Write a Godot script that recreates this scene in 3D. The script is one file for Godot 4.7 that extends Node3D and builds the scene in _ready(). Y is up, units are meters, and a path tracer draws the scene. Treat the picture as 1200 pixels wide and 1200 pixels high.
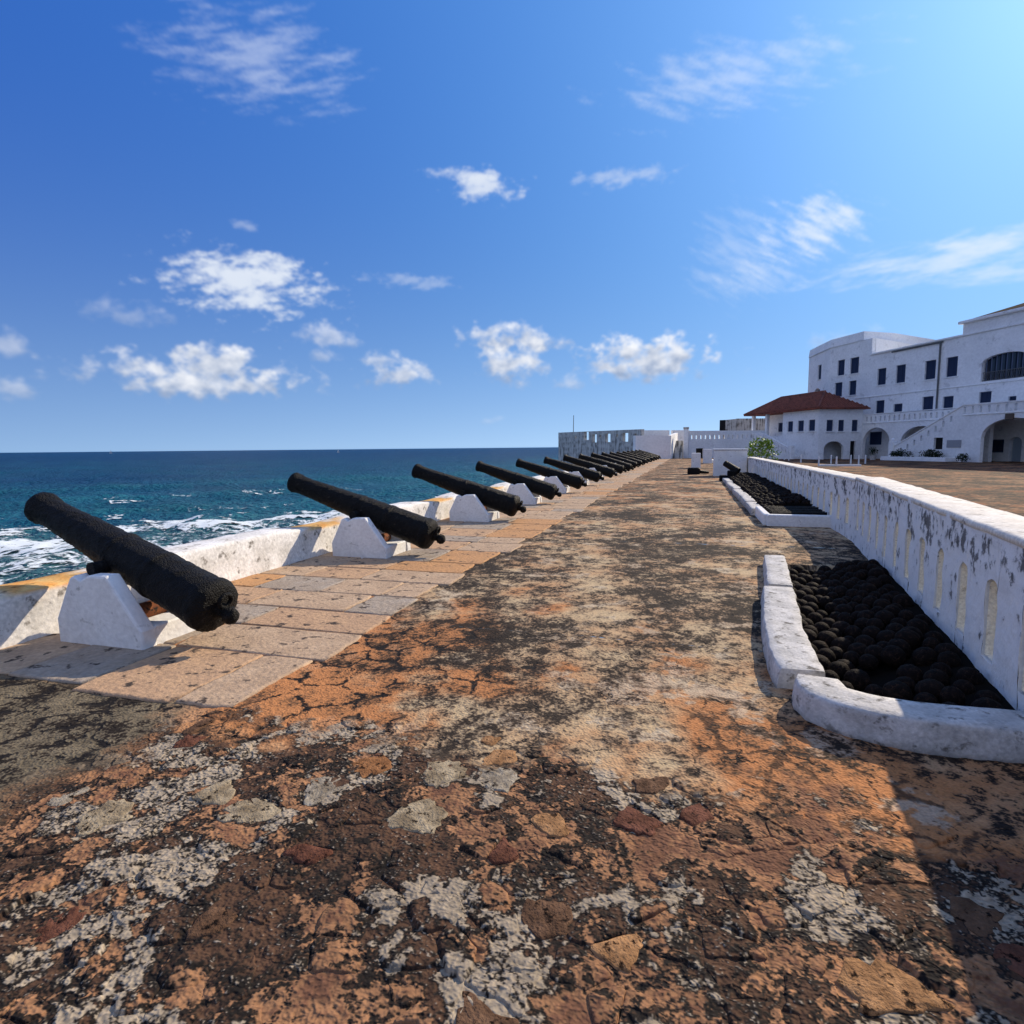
extends Node3D
# A fort terrace above the sea: a row of old cannons on white pedestals, a slotted white wall, a white castle behind a courtyard.
# World: the terrace runs along -z, the sea lies at -x, the courtyard at +x; y = 0 is the terrace floor.

const SUN_TOWARDS := Vector3(0.85, 1.0, -1.44)
const SEA_LEVEL := -7.0
var rng := RandomNumberGenerator.new()
var used := {}
var fine_noise: FastNoiseLite
var mid_noise: FastNoiseLite
var big_noise: FastNoiseLite
var M := {}

# ------------------------------------------------------------------ helpers
func numbered(called: String) -> String:
	var n: int = used.get(called, 0)
	used[called] = n + 1
	return called if n == 0 else "%s_%03d" % [called, n]

func tag(o: Node, label := "", category := "", group := "", kind := "") -> Node:
	if label != "": o.set_meta("label", label)
	if category != "": o.set_meta("category", category)
	if group != "": o.set_meta("group", group)
	if kind != "": o.set_meta("kind", kind)
	return o

func thing(called: String, at: Vector3, label: String, category: String, group := "", turn := 0.0) -> Node3D:
	var o := Node3D.new()
	o.name = numbered(called)
	add_child(o)
	o.position = at
	o.rotation.y = turn
	tag(o, label, category, group)
	return o

func st_new() -> SurfaceTool:
	var st := SurfaceTool.new()
	st.begin(Mesh.PRIMITIVE_TRIANGLES)
	return st

func done(st: SurfaceTool) -> ArrayMesh:
	st.generate_normals()
	return st.commit()

func obj(called: String, mesh: Mesh, mat: Material, parent: Node = null) -> MeshInstance3D:
	var o := MeshInstance3D.new()
	o.mesh = mesh
	o.material_override = mat
	if parent == null:
		o.name = numbered(called)
		add_child(o)
	else:
		var nm := called
		var k := 0
		while parent.has_node(nm):
			k += 1
			nm = "%s_%03d" % [called, k]
		o.name = nm
		parent.add_child(o)
	return o

func tri(st: SurfaceTool, a: Vector3, b: Vector3, c: Vector3) -> void:
	st.add_vertex(a); st.add_vertex(b); st.add_vertex(c)

func quad(st: SurfaceTool, a: Vector3, b: Vector3, c: Vector3, d: Vector3) -> void:
	st.add_vertex(a); st.add_vertex(b); st.add_vertex(c)
	st.add_vertex(a); st.add_vertex(c); st.add_vertex(d)

# box between two corners, with chamfered edges when e > 0
func box(st: SurfaceTool, lo: Vector3, hi: Vector3, e := 0.0) -> void:
	st.set_smooth_group(-1)
	if e <= 0.0:
		var p := [Vector3(lo.x, lo.y, lo.z), Vector3(hi.x, lo.y, lo.z), Vector3(hi.x, hi.y, lo.z), Vector3(lo.x, hi.y, lo.z), Vector3(lo.x, lo.y, hi.z), Vector3(hi.x, lo.y, hi.z), Vector3(hi.x, hi.y, hi.z), Vector3(lo.x, hi.y, hi.z)]
		for f in [[4, 7, 6, 5], [1, 2, 3, 0], [0, 3, 7, 4], [5, 6, 2, 1], [7, 3, 2, 6], [0, 4, 5, 1]]:
			quad(st, p[f[0]], p[f[1]], p[f[2]], p[f[3]])
		return
	var rings := []
	for y in [[lo.y, e], [lo.y + e, 0.0], [hi.y - e, 0.0], [hi.y, e]]:
		var k: float = y[1]
		var x0 := lo.x + k
		var x1 := hi.x - k
		var z0 := lo.z + k
		var z1 := hi.z - k
		var r := PackedVector3Array([Vector3(x0 + e, y[0], z0), Vector3(x1 - e, y[0], z0), Vector3(x1, y[0], z0 + e), Vector3(x1, y[0], z1 - e), Vector3(x1 - e, y[0], z1), Vector3(x0 + e, y[0], z1), Vector3(x0, y[0], z1 - e), Vector3(x0, y[0], z0 + e)])
		rings.append(r)
	loft(st, rings, true, -1)

# join rings of points; caps as fans
func loft(st: SurfaceTool, rings: Array, caps := true, group := 0, close := true) -> void:
	st.set_smooth_group(group)
	for i in rings.size() - 1:
		var a: PackedVector3Array = rings[i]
		var b: PackedVector3Array = rings[i + 1]
		var n := a.size()
		for k in (n if close else n - 1):
			var l := (k + 1) % n
			quad(st, a[k], a[l], b[l], b[k])
	if caps:
		st.set_smooth_group(-1)
		for w in 2:
			var r: PackedVector3Array = rings[0 if w == 0 else rings.size() - 1]
			var c := Vector3.ZERO
			for p in r: c += p
			c /= r.size()
			for k in r.size():
				var l := (k + 1) % r.size()
				if w == 0: tri(st, c, r[l], r[k])
				else: tri(st, c, r[k], r[l])

func tube(st: SurfaceTool, a: Vector3, b: Vector3, ra: float, rb: float, seg := 8, caps := true) -> void:
	var d := (b - a).normalized()
	var s := d.cross(Vector3.UP if absf(d.y) < 0.9 else Vector3.RIGHT).normalized()
	var t := d.cross(s)
	var rings := []
	for e in [[a, ra], [b, rb]]:
		var r := PackedVector3Array()
		for k in seg:
			var w := TAU * k / seg
			r.append(e[0] + (s * cos(w) + t * sin(w)) * e[1])
		rings.append(r)
	loft(st, rings, caps, 1)

# a wall in its own frame: x along, y up, front face z = 0, back z = -thick; top given as a polyline; openings {x0,x1,y0,y1,rise,slope}
func wall(st: SurfaceTool, x0: float, x1: float, y0: float, top: Array, thick: float, openings := [], xf := Transform3D(), step := 3.0, rows := 0.0, jit := 0.0) -> void:
	var xs := [x0, x1]
	for t in top:
		if t.x > x0 and t.x < x1: xs.append(t.x)
	for o in openings:
		xs.append(o.x0); xs.append(o.x1)
		if o.get("rise", 0.0) > 0.0:
			for k in range(1, 10): xs.append(lerpf(o.x0, o.x1, 0.5 - 0.5 * cos(PI * k / 10.0)))
	xs.sort()
	var cuts := [xs[0]]
	for i in range(1, xs.size()):
		if xs[i] - cuts[-1] < 0.002: continue
		var n := maxi(1, ceili((xs[i] - cuts[-1]) / step))
		var from: float = cuts[-1]
		for k in range(1, n + 1): cuts.append(lerpf(from, xs[i], float(k) / n))
	var top_at := func(x: float) -> float:
		for i in range(top.size() - 1):
			if x <= top[i + 1].x + 1e-4: return lerpf(top[i].y, top[i + 1].y, clampf((x - top[i].x) / maxf(top[i + 1].x - top[i].x, 1e-5), 0, 1))
		return top[-1].y
	var o_lo := func(o: Dictionary, x: float) -> float: return o.y0 + o.get("slope", 0.0) * (x - o.x0)
	var o_hi := func(o: Dictionary, x: float) -> float:
		var h: float = (o.x1 - o.x0) * 0.5
		var w: float = clampf((x - o.x0 - h) / h, -1, 1)
		return o.y1 + o.get("slope", 0.0) * (x - o.x0) + o.get("rise", 0.0) * sqrt(maxf(0.0, 1.0 - w * w))
	var put := func(p: Vector3) -> Vector3:
		if jit > 0.0:
			var q := xf * p
			p.z += jit * (mid_noise.get_noise_3d(q.x * 2.2, q.y * 2.2, q.z * 2.2) + 0.35 * fine_noise.get_noise_3d(q.x * 2.0, q.y * 2.0, q.z * 2.0))
			p.y += 0.4 * jit * mid_noise.get_noise_3d(q.z * 1.7, 7.0, q.x * 1.7) * clampf(p.y, 0.0, 1.0)
		return xf * p
	for i in cuts.size() - 1:
		var a: float = cuts[i]
		var b: float = cuts[i + 1]
		var m := (a + b) * 0.5
		var spans := []
		var la := y0
		var lb := y0
		var here := openings.filter(func(o): return m > o.x0 and m < o.x1)
		here.sort_custom(func(p, q): return p.y0 < q.y0)
		for o in here:
			if o.y0 > y0 + 0.001: spans.append([la, lb, o_lo.call(o, a), o_lo.call(o, b)])
			la = o_hi.call(o, a)
			lb = o_hi.call(o, b)
			st.set_smooth_group(-1)
			if o.y0 > y0 + 0.001:
				var pa: float = o_lo.call(o, a)
				var pb: float = o_lo.call(o, b)
				quad(st, put.call(Vector3(a, pa, 0)), put.call(Vector3(a, pa, -thick)), put.call(Vector3(b, pb, -thick)), put.call(Vector3(b, pb, 0)))
			quad(st, put.call(Vector3(a, la, -thick)), put.call(Vector3(a, la, 0)), put.call(Vector3(b, lb, 0)), put.call(Vector3(b, lb, -thick)))
		spans.append([la, lb, top_at.call(a), top_at.call(b)])
		for s in spans:
			var levels := [0.0, 1.0]
			if rows > 0.0:
				var n := maxi(1, roundi((s[2] - s[0]) / rows))
				levels = []
				for k in n + 1: levels.append(float(k) / n)
			for k in levels.size() - 1:
				var ya: float = lerpf(s[0], s[2], levels[k])
				var yb: float = lerpf(s[1], s[3], levels[k])
				var yc: float = lerpf(s[1], s[3], levels[k + 1])
				var yd: float = lerpf(s[0], s[2], levels[k + 1])
				st.set_smooth_group(1 if jit > 0.0 else -1)
				quad(st, put.call(Vector3(a, ya, 0)), put.call(Vector3(a, yd, 0)), put.call(Vector3(b, yc, 0)), put.call(Vector3(b, yb, 0)))
				st.set_smooth_group(2 if jit > 0.0 else -1)
				quad(st, put.call(Vector3(b, yb, -thick)), put.call(Vector3(b, yc, -thick)), put.call(Vector3(a, yd, -thick)), put.call(Vector3(a, ya, -thick)))
		st.set_smooth_group(3 if jit > 0.0 else -1)
		var ta: float = top_at.call(a)
		var tb: float = top_at.call(b)
		quad(st, put.call(Vector3(a, ta, 0)), put.call(Vector3(a, ta, -thick)), put.call(Vector3(b, tb, -thick)), put.call(Vector3(b, tb, 0)))
	st.set_smooth_group(-1)
	for e in [[x0, top_at.call(x0)], [x1, top_at.call(x1)]]:
		quad(st, put.call(Vector3(e[0], y0, 0)), put.call(Vector3(e[0], e[1], 0)), put.call(Vector3(e[0], e[1], -thick)), put.call(Vector3(e[0], y0, -thick)))
	for o in openings:
		for x in [o.x0, o.x1]:
			var lo: float = o_lo.call(o, x)
			var hi: float = o.y1 + o.get("slope", 0.0) * (x - o.x0)
			var n := maxi(1, roundi((hi - lo) / rows)) if rows > 0.0 else 1
			for k in n:
				var p := lerpf(lo, hi, float(k) / n)
				var q := lerpf(lo, hi, float(k + 1) / n)
				quad(st, put.call(Vector3(x, p, 0)), put.call(Vector3(x, q, 0)), put.call(Vector3(x, q, -thick)), put.call(Vector3(x, p, -thick)))

# ------------------------------------------------------------------ materials
func lin(r: float, g: float, b: float) -> Color:
	return Color(r, g, b).linear_to_srgb()

func plain(c: Color, rough := 0.8, spec := 0.4) -> StandardMaterial3D:
	var m := StandardMaterial3D.new()
	m.albedo_color = c
	m.roughness = rough
	m.metallic_specular = spec
	return m

func noise(seed_: int, freq: float, octaves := 5, kind := FastNoiseLite.TYPE_SIMPLEX_SMOOTH, gain := 0.5) -> FastNoiseLite:
	var n := FastNoiseLite.new()
	n.seed = seed_
	n.noise_type = kind
	n.frequency = freq
	n.fractal_type = FastNoiseLite.FRACTAL_FBM
	n.fractal_octaves = octaves
	n.fractal_gain = gain
	return n

# a field of bytes 0..255 of noise over w x h pixels; sx, sy: noise units for each pixel
func field(n: FastNoiseLite, w: int, h: int, seamless := false) -> PackedByteArray:
	var im := n.get_seamless_image(w, h, false, false, 0.12, true) if seamless else n.get_image(w, h, false, false, true)
	im.convert(Image.FORMAT_L8)
	return im.get_data()

func tex(im: Image) -> ImageTexture:
	im.generate_mipmaps()
	return ImageTexture.create_from_image(im)

func gray_image(w: int, h: int, data: PackedByteArray) -> ImageTexture:
	return ImageTexture.create_from_image(Image.create_from_data(w, h, false, Image.FORMAT_L8, data))

func triplanar(m: StandardMaterial3D, per_metre: float) -> StandardMaterial3D:
	m.uv1_triplanar = true
	m.uv1_world_triplanar = true
	m.uv1_scale = Vector3.ONE * per_metre
	m.uv1_triplanar_sharpness = 4.0
	return m

# rows of an image worked out on all cores: rows.call(first, end) gives the bytes of those rows
func in_bands(h: int, rows: Callable) -> PackedByteArray:
	var n := 16
	var got := []
	got.resize(n)
	var id := WorkerThreadPool.add_group_task(func(k: int): got[k] = rows.call(h * k / n, h * (k + 1) / n), n)
	WorkerThreadPool.wait_for_group_task_completion(id)
	var out := PackedByteArray()
	for g in got: out.append_array(g)
	return out

# mottled texture: base colours blended by noise, dark specks or patches above a threshold
func mottled(w: int, seed_: int, a: Color, b: Color, dark: Color, dark_from: float, dark_soft: float, scale := 1.0, grain := 0.22) -> ImageTexture:
	var big := field(noise(seed_, 4.0 * scale / w, 5), w, w, true)
	var fine := field(noise(seed_ + 1, 30.0 * scale / w, 4, FastNoiseLite.TYPE_SIMPLEX_SMOOTH, 0.6), w, w, true)
	var spots := field(noise(seed_ + 2, 7.0 * scale / w, 6, FastNoiseLite.TYPE_SIMPLEX_SMOOTH, 0.62), w, w, true)
	var out := in_bands(w, func(first: int, end: int) -> PackedByteArray:
		var o := PackedByteArray()
		o.resize((end - first) * w * 3)
		var at := 0
		for i in range(first * w, end * w):
			var t := clampf((big[i] / 255.0 - 0.5) * 1.5 + 0.5, 0.0, 1.0)
			var f := (fine[i] / 255.0 - 0.5) * grain
			var d := clampf((spots[i] / 255.0 + f * 0.5 - dark_from) / dark_soft, 0.0, 1.0)
			var k := 1.0 + f
			o[at] = int(255.0 * clampf(lerpf((a.r + (b.r - a.r) * t) * k, dark.r, d), 0, 1))
			o[at + 1] = int(255.0 * clampf(lerpf((a.g + (b.g - a.g) * t) * k, dark.g, d), 0, 1))
			o[at + 2] = int(255.0 * clampf(lerpf((a.b + (b.b - a.b) * t) * k, dark.b, d), 0, 1))
			at += 3
		return o)
	return tex(Image.create_from_data(w, w, false, Image.FORMAT_RGB8, out))

func make_materials() -> void:
	var grain := gray_image(1024, 1024, field(noise(71, 26.0 / 1024, 6, FastNoiseLite.TYPE_SIMPLEX_SMOOTH, 0.6), 1024, 1024, true))
	M.grain = grain
	var white := mottled(512, 11, lin(0.80, 0.79, 0.77), lin(0.72, 0.71, 0.69), lin(0.25, 0.24, 0.22), 0.73, 0.25, 1.0, 0.10)
	var dirty := mottled(512, 15, lin(0.80, 0.78, 0.75), lin(0.60, 0.575, 0.53), lin(0.16, 0.145, 0.125), 0.70, 0.20)
	var very := mottled(512, 19, lin(0.50, 0.49, 0.46), lin(0.34, 0.33, 0.31), lin(0.06, 0.055, 0.05), 0.60, 0.16)
	var lime := mottled(512, 47, lin(0.92, 0.87, 0.74), lin(0.86, 0.79, 0.64), lin(0.45, 0.39, 0.30), 0.72, 0.2)  # pale cream standing in for the brightness of light in the slots
	var cope := mottled(512, 49, lin(0.80, 0.755, 0.67), lin(0.68, 0.62, 0.53), lin(0.28, 0.25, 0.21), 0.70, 0.2)
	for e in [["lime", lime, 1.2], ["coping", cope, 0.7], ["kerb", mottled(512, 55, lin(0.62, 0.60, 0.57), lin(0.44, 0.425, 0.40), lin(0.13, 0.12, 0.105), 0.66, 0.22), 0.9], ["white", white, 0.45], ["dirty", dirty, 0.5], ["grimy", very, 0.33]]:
		var m := plain(Color.WHITE, 0.9, 0.25)
		m.albedo_texture = e[1]
		m.heightmap_enabled = true
		m.heightmap_texture = grain
		m.heightmap_scale = 0.35
		M[e[0]] = triplanar(m, e[2])
	var streak := noise(27, 22.0 / 512, 5, FastNoiseLite.TYPE_SIMPLEX_SMOOTH, 0.6).get_image(512, 40, false, false, true)
	streak.resize(512, 512, Image.INTERPOLATE_BILINEAR)
	streak.convert(Image.FORMAT_L8)
	var sd := streak.get_data()
	var blot := field(noise(28, 9.0 / 512, 5), 512, 512)
	var sb := PackedByteArray()
	sb.resize(512 * 512 * 3)
	for i in 512 * 512:
		var v := clampf(0.76 - 0.36 * ss(0.42, 0.75, sd[i] / 255.0 * 0.6 + blot[i] / 255.0 * 0.4), 0.0, 1.0)
		sb[i * 3] = int(255.0 * v)
		sb[i * 3 + 1] = int(252.0 * v)
		sb[i * 3 + 2] = int(244.0 * v)
	var weathered := plain(Color.WHITE, 0.9, 0.25)
	weathered.albedo_texture = tex(Image.create_from_data(512, 512, false, Image.FORMAT_RGB8, sb))
	M.weathered = triplanar(weathered, 0.12)
	var far_white := plain(Color.WHITE, 0.9, 0.25)
	far_white.albedo_texture = mottled(512, 23, lin(0.88, 0.88, 0.87), lin(0.80, 0.80, 0.79), lin(0.45, 0.45, 0.45), 0.72, 0.35, 1.0, 0.09)
	M.castle = triplanar(far_white, 0.09)
	var iron := plain(Color.WHITE, 0.52, 0.24)
	iron.albedo_texture = mottled(512, 31, lin(0.006, 0.006, 0.006), lin(0.010, 0.0095, 0.009), lin(0.040, 0.034, 0.030), 0.68, 0.15)
	iron.heightmap_enabled = true
	iron.heightmap_texture = grain
	iron.heightmap_scale = 2.2
	iron.uv1_triplanar = true
	iron.uv1_scale = Vector3.ONE * 1.6
	M.iron = iron
	var shot := plain(Color.WHITE, 0.65, 0.12)
	shot.albedo_texture = mottled(256, 35, lin(0.006, 0.005, 0.005), lin(0.018, 0.013, 0.011), lin(0.09, 0.048, 0.032), 0.66, 0.2)
	shot.heightmap_enabled = true
	shot.heightmap_texture = grain
	shot.heightmap_scale = 0.8
	shot.uv1_triplanar = true
	shot.uv1_scale = Vector3.ONE * 2.5
	M.shot = shot
	var rust := plain(Color.WHITE, 0.85, 0.3)
	rust.albedo_texture = mottled(256, 39, lin(0.30, 0.10, 0.03), lin(0.12, 0.04, 0.02), lin(0.02, 0.015, 0.012), 0.55, 0.15)
	M.rust = triplanar(rust, 2.0)
	M.soil = triplanar(plain(lin(0.010, 0.009, 0.008), 1.0, 0.05), 1.0)
	M.shutter = plain(lin(0.016, 0.030, 0.075), 0.6, 0.4)
	M.frame = plain(lin(0.10, 0.13, 0.20), 0.6, 0.4)
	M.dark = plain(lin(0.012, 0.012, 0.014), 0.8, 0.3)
	M.pane = plain(lin(0.01, 0.018, 0.035), 0.15, 0.5)
	M.post = plain(lin(0.75, 0.75, 0.74), 0.7, 0.3)
	M.metal = plain(lin(0.10, 0.10, 0.10), 0.5, 0.5)
	var tile := plain(Color.WHITE, 0.85, 0.3)
	tile.albedo_texture = mottled(512, 43, lin(0.27, 0.085, 0.055), lin(0.17, 0.06, 0.042), lin(0.035, 0.022, 0.018), 0.6, 0.2)
	M.tile = triplanar(tile, 0.35)
	M.slate = plain(lin(0.032, 0.026, 0.024), 1.0, 0.05)
	var leaf := plain(lin(0.22, 0.34, 0.04), 0.5, 0.4)
	leaf.backlight = lin(0.3, 0.45, 0.06)
	leaf.vertex_color_use_as_albedo = true
	M.leaf = leaf
	var hedge := plain(lin(0.022, 0.035, 0.014), 0.7, 0.3)
	M.hedge = hedge
	M.bark = plain(lin(0.06, 0.045, 0.035), 0.9, 0.2)
	M.clay = plain(lin(0.5, 0.48, 0.45), 0.8, 0.3)

# ------------------------------------------------------------------ sky
func sky_direction(px: float, py: float, cam: Transform3D) -> Vector3:   # where a cloud stands in the sky, noted from its place in the picture's frame
	return (cam.basis * Vector3((px - 600.0) / 700.0, -(py - 600.0) / 700.0, -1.0)).normalized()

func sky_color(d: Vector3, sun: Vector3) -> Vector3:
	var y := maxf(d.y, 0.0)
	var t := pow(1.0 - y, 4.2)
	var c := Vector3(0.002, 0.034, 0.30).lerp(Vector3(0.155, 0.275, 0.485), t)
	var g := acos(clampf(d.dot(sun), -1, 1))
	c += Vector3(0.42, 0.46, 0.50) * exp(-g / 0.28) + Vector3(0.08, 0.36, 0.60) * exp(-g / 0.70)
	c += Vector3(0.42, 0.36, 0.24) * pow(1.0 - y, 11.0) * exp(-g / 0.8)
	return c

func make_sky(cam: Transform3D) -> ImageTexture:
	var sun := SUN_TOWARDS.normalized()
	var w := 3072
	var h := 1536
	var small := Image.create(768, 384, false, Image.FORMAT_RGBF)
	var field_noise := noise(17, 1.0, 5, FastNoiseLite.TYPE_SIMPLEX_SMOOTH, 0.55)
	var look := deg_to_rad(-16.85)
	for j in 384:
		for i in 768:
			var az := ((i + 0.5) / 768.0 - 0.5) * TAU
			var el := (0.5 - (j + 0.5) / 384.0) * PI
			var d := Vector3(sin(az) * cos(el), sin(el), -cos(az) * cos(el))
			var c := sky_color(d, sun)
			# unseen broken cloud added behind the camera to whiten the light in the shade
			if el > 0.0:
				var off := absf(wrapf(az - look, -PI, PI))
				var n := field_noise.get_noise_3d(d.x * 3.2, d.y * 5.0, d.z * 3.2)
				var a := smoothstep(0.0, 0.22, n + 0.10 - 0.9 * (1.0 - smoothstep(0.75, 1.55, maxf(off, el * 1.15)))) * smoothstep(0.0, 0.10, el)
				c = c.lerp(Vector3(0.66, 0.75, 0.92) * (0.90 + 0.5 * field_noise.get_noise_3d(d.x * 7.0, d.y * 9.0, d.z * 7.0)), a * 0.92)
			small.set_pixel(i, j, Color(c.x, c.y, c.z))
	small.resize(w, h, Image.INTERPOLATE_CUBIC)
	var im := small
	var puff := noise(5, 1.0, 4, FastNoiseLite.TYPE_SIMPLEX_SMOOTH, 0.55)
	var wisp := noise(8, 1.0, 5, FastNoiseLite.TYPE_SIMPLEX_SMOOTH, 0.6)
	# [px, py, half width, half height, kind 0 heap 1 sheet 2 wisp, strength, streak tilt]
	var clouds := [
		[232, 446, 112, 28, 0, 1.0, 0.0], [252, 428, 52, 26, 0, 1.05, 0.0], [205, 452, 60, 18, 0, 0.9, 0.0], [298, 453, 32, 14, 0, 0.75, 0.0],
		[757, 428, 72, 27, 0, 1.05, 0.0], [735, 415, 40, 15, 0, 0.9, 0.0], [790, 415, 34, 16, 0, 0.9, 0.0],
		[602, 399, 60, 17, 0, 0.95, 0.0], [600, 430, 40, 27, 0, 0.95, 0.0], [465, 441, 40, 17, 0, 0.9, 0.0], [445, 421, 28, 9, 0, 0.6, 0.0],
		[385, 400, 31, 15, 0, 0.55, 0.0], [380, 418, 18, 10, 0, 0.4, 0.0], [669, 450, 17, 11, 0, 0.5, 0.0],
		[2, 406, 26, 17, 0, 0.45, 0.0], [8, 456, 32, 16, 0, 0.55, 0.0], [46, 442, 14, 10, 0, 0.3, 0.0], [148, 371, 46, 14, 0, 0.28, 0.0], [575, 494, 15, 6, 0, 0.25, 0.0], [985, 405, 40, 18, 0, 0.35, 0.0],
		[290, 326, 118, 42, 1, 0.95, 0.12], [300, 305, 80, 16, 1, 0.7, 0.1], [480, 328, 60, 10, 1, 0.3, 0.1], [565, 214, 46, 20, 1, 0.85, 0.2], [548, 204, 60, 10, 1, 0.6, 0.0], [730, 206, 70, 12, 1, 0.4, 0.0], [288, 265, 18, 8, 1, 0.3, 0.0],
		[950, 268, 70, 42, 2, 0.8, -0.55], [985, 250, 26, 18, 2, 0.8, -0.6], [890, 322, 60, 26, 2, 0.4, -0.6], [1090, 308, 200, 26, 2, 0.55, 0.10], [1170, 285, 120, 22, 2, 0.55, -0.25], [1180, 320, 110, 14, 2, 0.5, -0.1], [860, 300, 60, 60, 2, 0.25, -0.6],
		[300, 70, 150, 60, 2, 0.35, 0.2], [860, 90, 190, 40, 2, 0.4, -0.3]]
	for k in clouds.size():
		var c: Array = clouds[k]
		var at := sky_direction(c[0], c[1], cam)
		var az0 := atan2(at.x, -at.z)
		var el0 := asin(at.y)
		var ray_len := Vector3((c[0] - 600.0) / 700.0, (c[1] - 600.0) / 700.0, 1.0).length()
		var rx: float = c[2] / 700.0 / ray_len / (ray_len if absf(c[0] - 600.0) > 250.0 else 1.0) * (1.0 if absf(c[0] - 600.0) < 250.0 else 1.06)
		var ry: float = c[3] / 700.0 / ray_len
		if c[4] == 0:
			rx *= 1.22
			ry *= 1.28
		var reach := 1.7
		var i0 := int((az0 - rx * reach / cos(el0)) / TAU * w + w * 0.5)
		var i1 := int((az0 + rx * reach / cos(el0)) / TAU * w + w * 0.5)
		var j0 := maxi(0, int((0.5 - (el0 + ry * reach) / PI) * h))
		var j1 := mini(h / 2 - 1, int((0.5 - (el0 - ry * reach) / PI) * h))
		for j in range(j0, j1 + 1):
			var el := (0.5 - (j + 0.5) / h) * PI
			for i in range(i0, i1 + 1):
				var az := ((i + 0.5) / w - 0.5) * TAU
				var x := (az - az0) * cos(el0) / rx
				var y := (el - el0) / ry
				var a := 0.0
				var light := 0.92
				var qx := az * 60.0
				var qy := el * 60.0
				if c[4] == 0:
					var yy := y * (1.0 if y > 0.0 else 1.5)
					var r := sqrt(x * x + yy * yy)
					var n := puff.get_noise_2d(qx * 0.34, qy * 0.46) * 0.80 + puff.get_noise_2d(qx * 1.1 + 40.0, qy * 1.3) * 0.16
					var e := 1.0 - r + n * 1.0
					a = smoothstep(0.0, 0.95, e) * c[5]
					light = clampf(0.42 + y * 0.62 + x * 0.08 + puff.get_noise_2d(qx * 0.45 + 9.0, qy * 0.6 - 0.7) * 0.55, 0.0, 1.0)
				elif c[4] == 1:
					var sx: float = x + y * 0.8 * c[6]
					var r := sqrt(sx * sx + y * y)
					var n := wisp.get_noise_2d((qx + qy * 0.6) * 0.26, (qy - qx * 0.25) * 0.62) * 0.80 + puff.get_noise_2d((qx + qy) * 0.8, (qy - qx * 0.3) * 1.5) * 0.28
					a = smoothstep(0.05, 0.95, 1.0 - r + n * 0.95 - 0.15 * y) * c[5]
					light = 0.86
				else:
					var along: float = qx + qy * c[6] * 1.4
					var across: float = qy - qx * c[6]
					var r := sqrt(x * x + y * y)
					var n := wisp.get_noise_2d(along * 0.16 + k * 3.0, across * 0.75) * 1.1 + wisp.get_noise_2d(along * 0.4, across * 2.4) * 0.4
					a = smoothstep(0.0, 1.3, 1.0 - r + n * 0.8) * c[5]
					light = 0.95
				if a <= 0.003: continue
				var ii := posmod(i, w)
				var s := im.get_pixel(ii, j)
				var hz := smoothstep(0.0, 0.14, el)
				var cl := Vector3(0.68, 0.74, 0.84) * light
				if c[4] == 0: cl = Vector3(0.26, 0.33, 0.47).lerp(Vector3(0.76, 0.77, 0.80), light)
				cl = Vector3(s.r, s.g, s.b).lerp(cl, lerpf(0.65, 1.0, hz))
				a = minf(a, 0.96)
				im.set_pixel(ii, j, Color(lerpf(s.r, cl.x, a), lerpf(s.g, cl.y, a), lerpf(s.b, cl.z, a)))
	# the panorama's first column looks along -z
	var turned := Image.create(w, h, false, Image.FORMAT_RGBF)
	turned.blit_rect(im, Rect2i(w / 2, 0, w / 2, h), Vector2i(0, 0))
	turned.blit_rect(im, Rect2i(0, 0, w / 2, h), Vector2i(w / 2, 0))
	return ImageTexture.create_from_image(turned)

# ------------------------------------------------------------------ ground
func ss(a: float, b: float, x: float) -> float:
	var t := clampf((x - a) / (b - a), 0.0, 1.0)
	return t * t * (3.0 - 2.0 * t)

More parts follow.
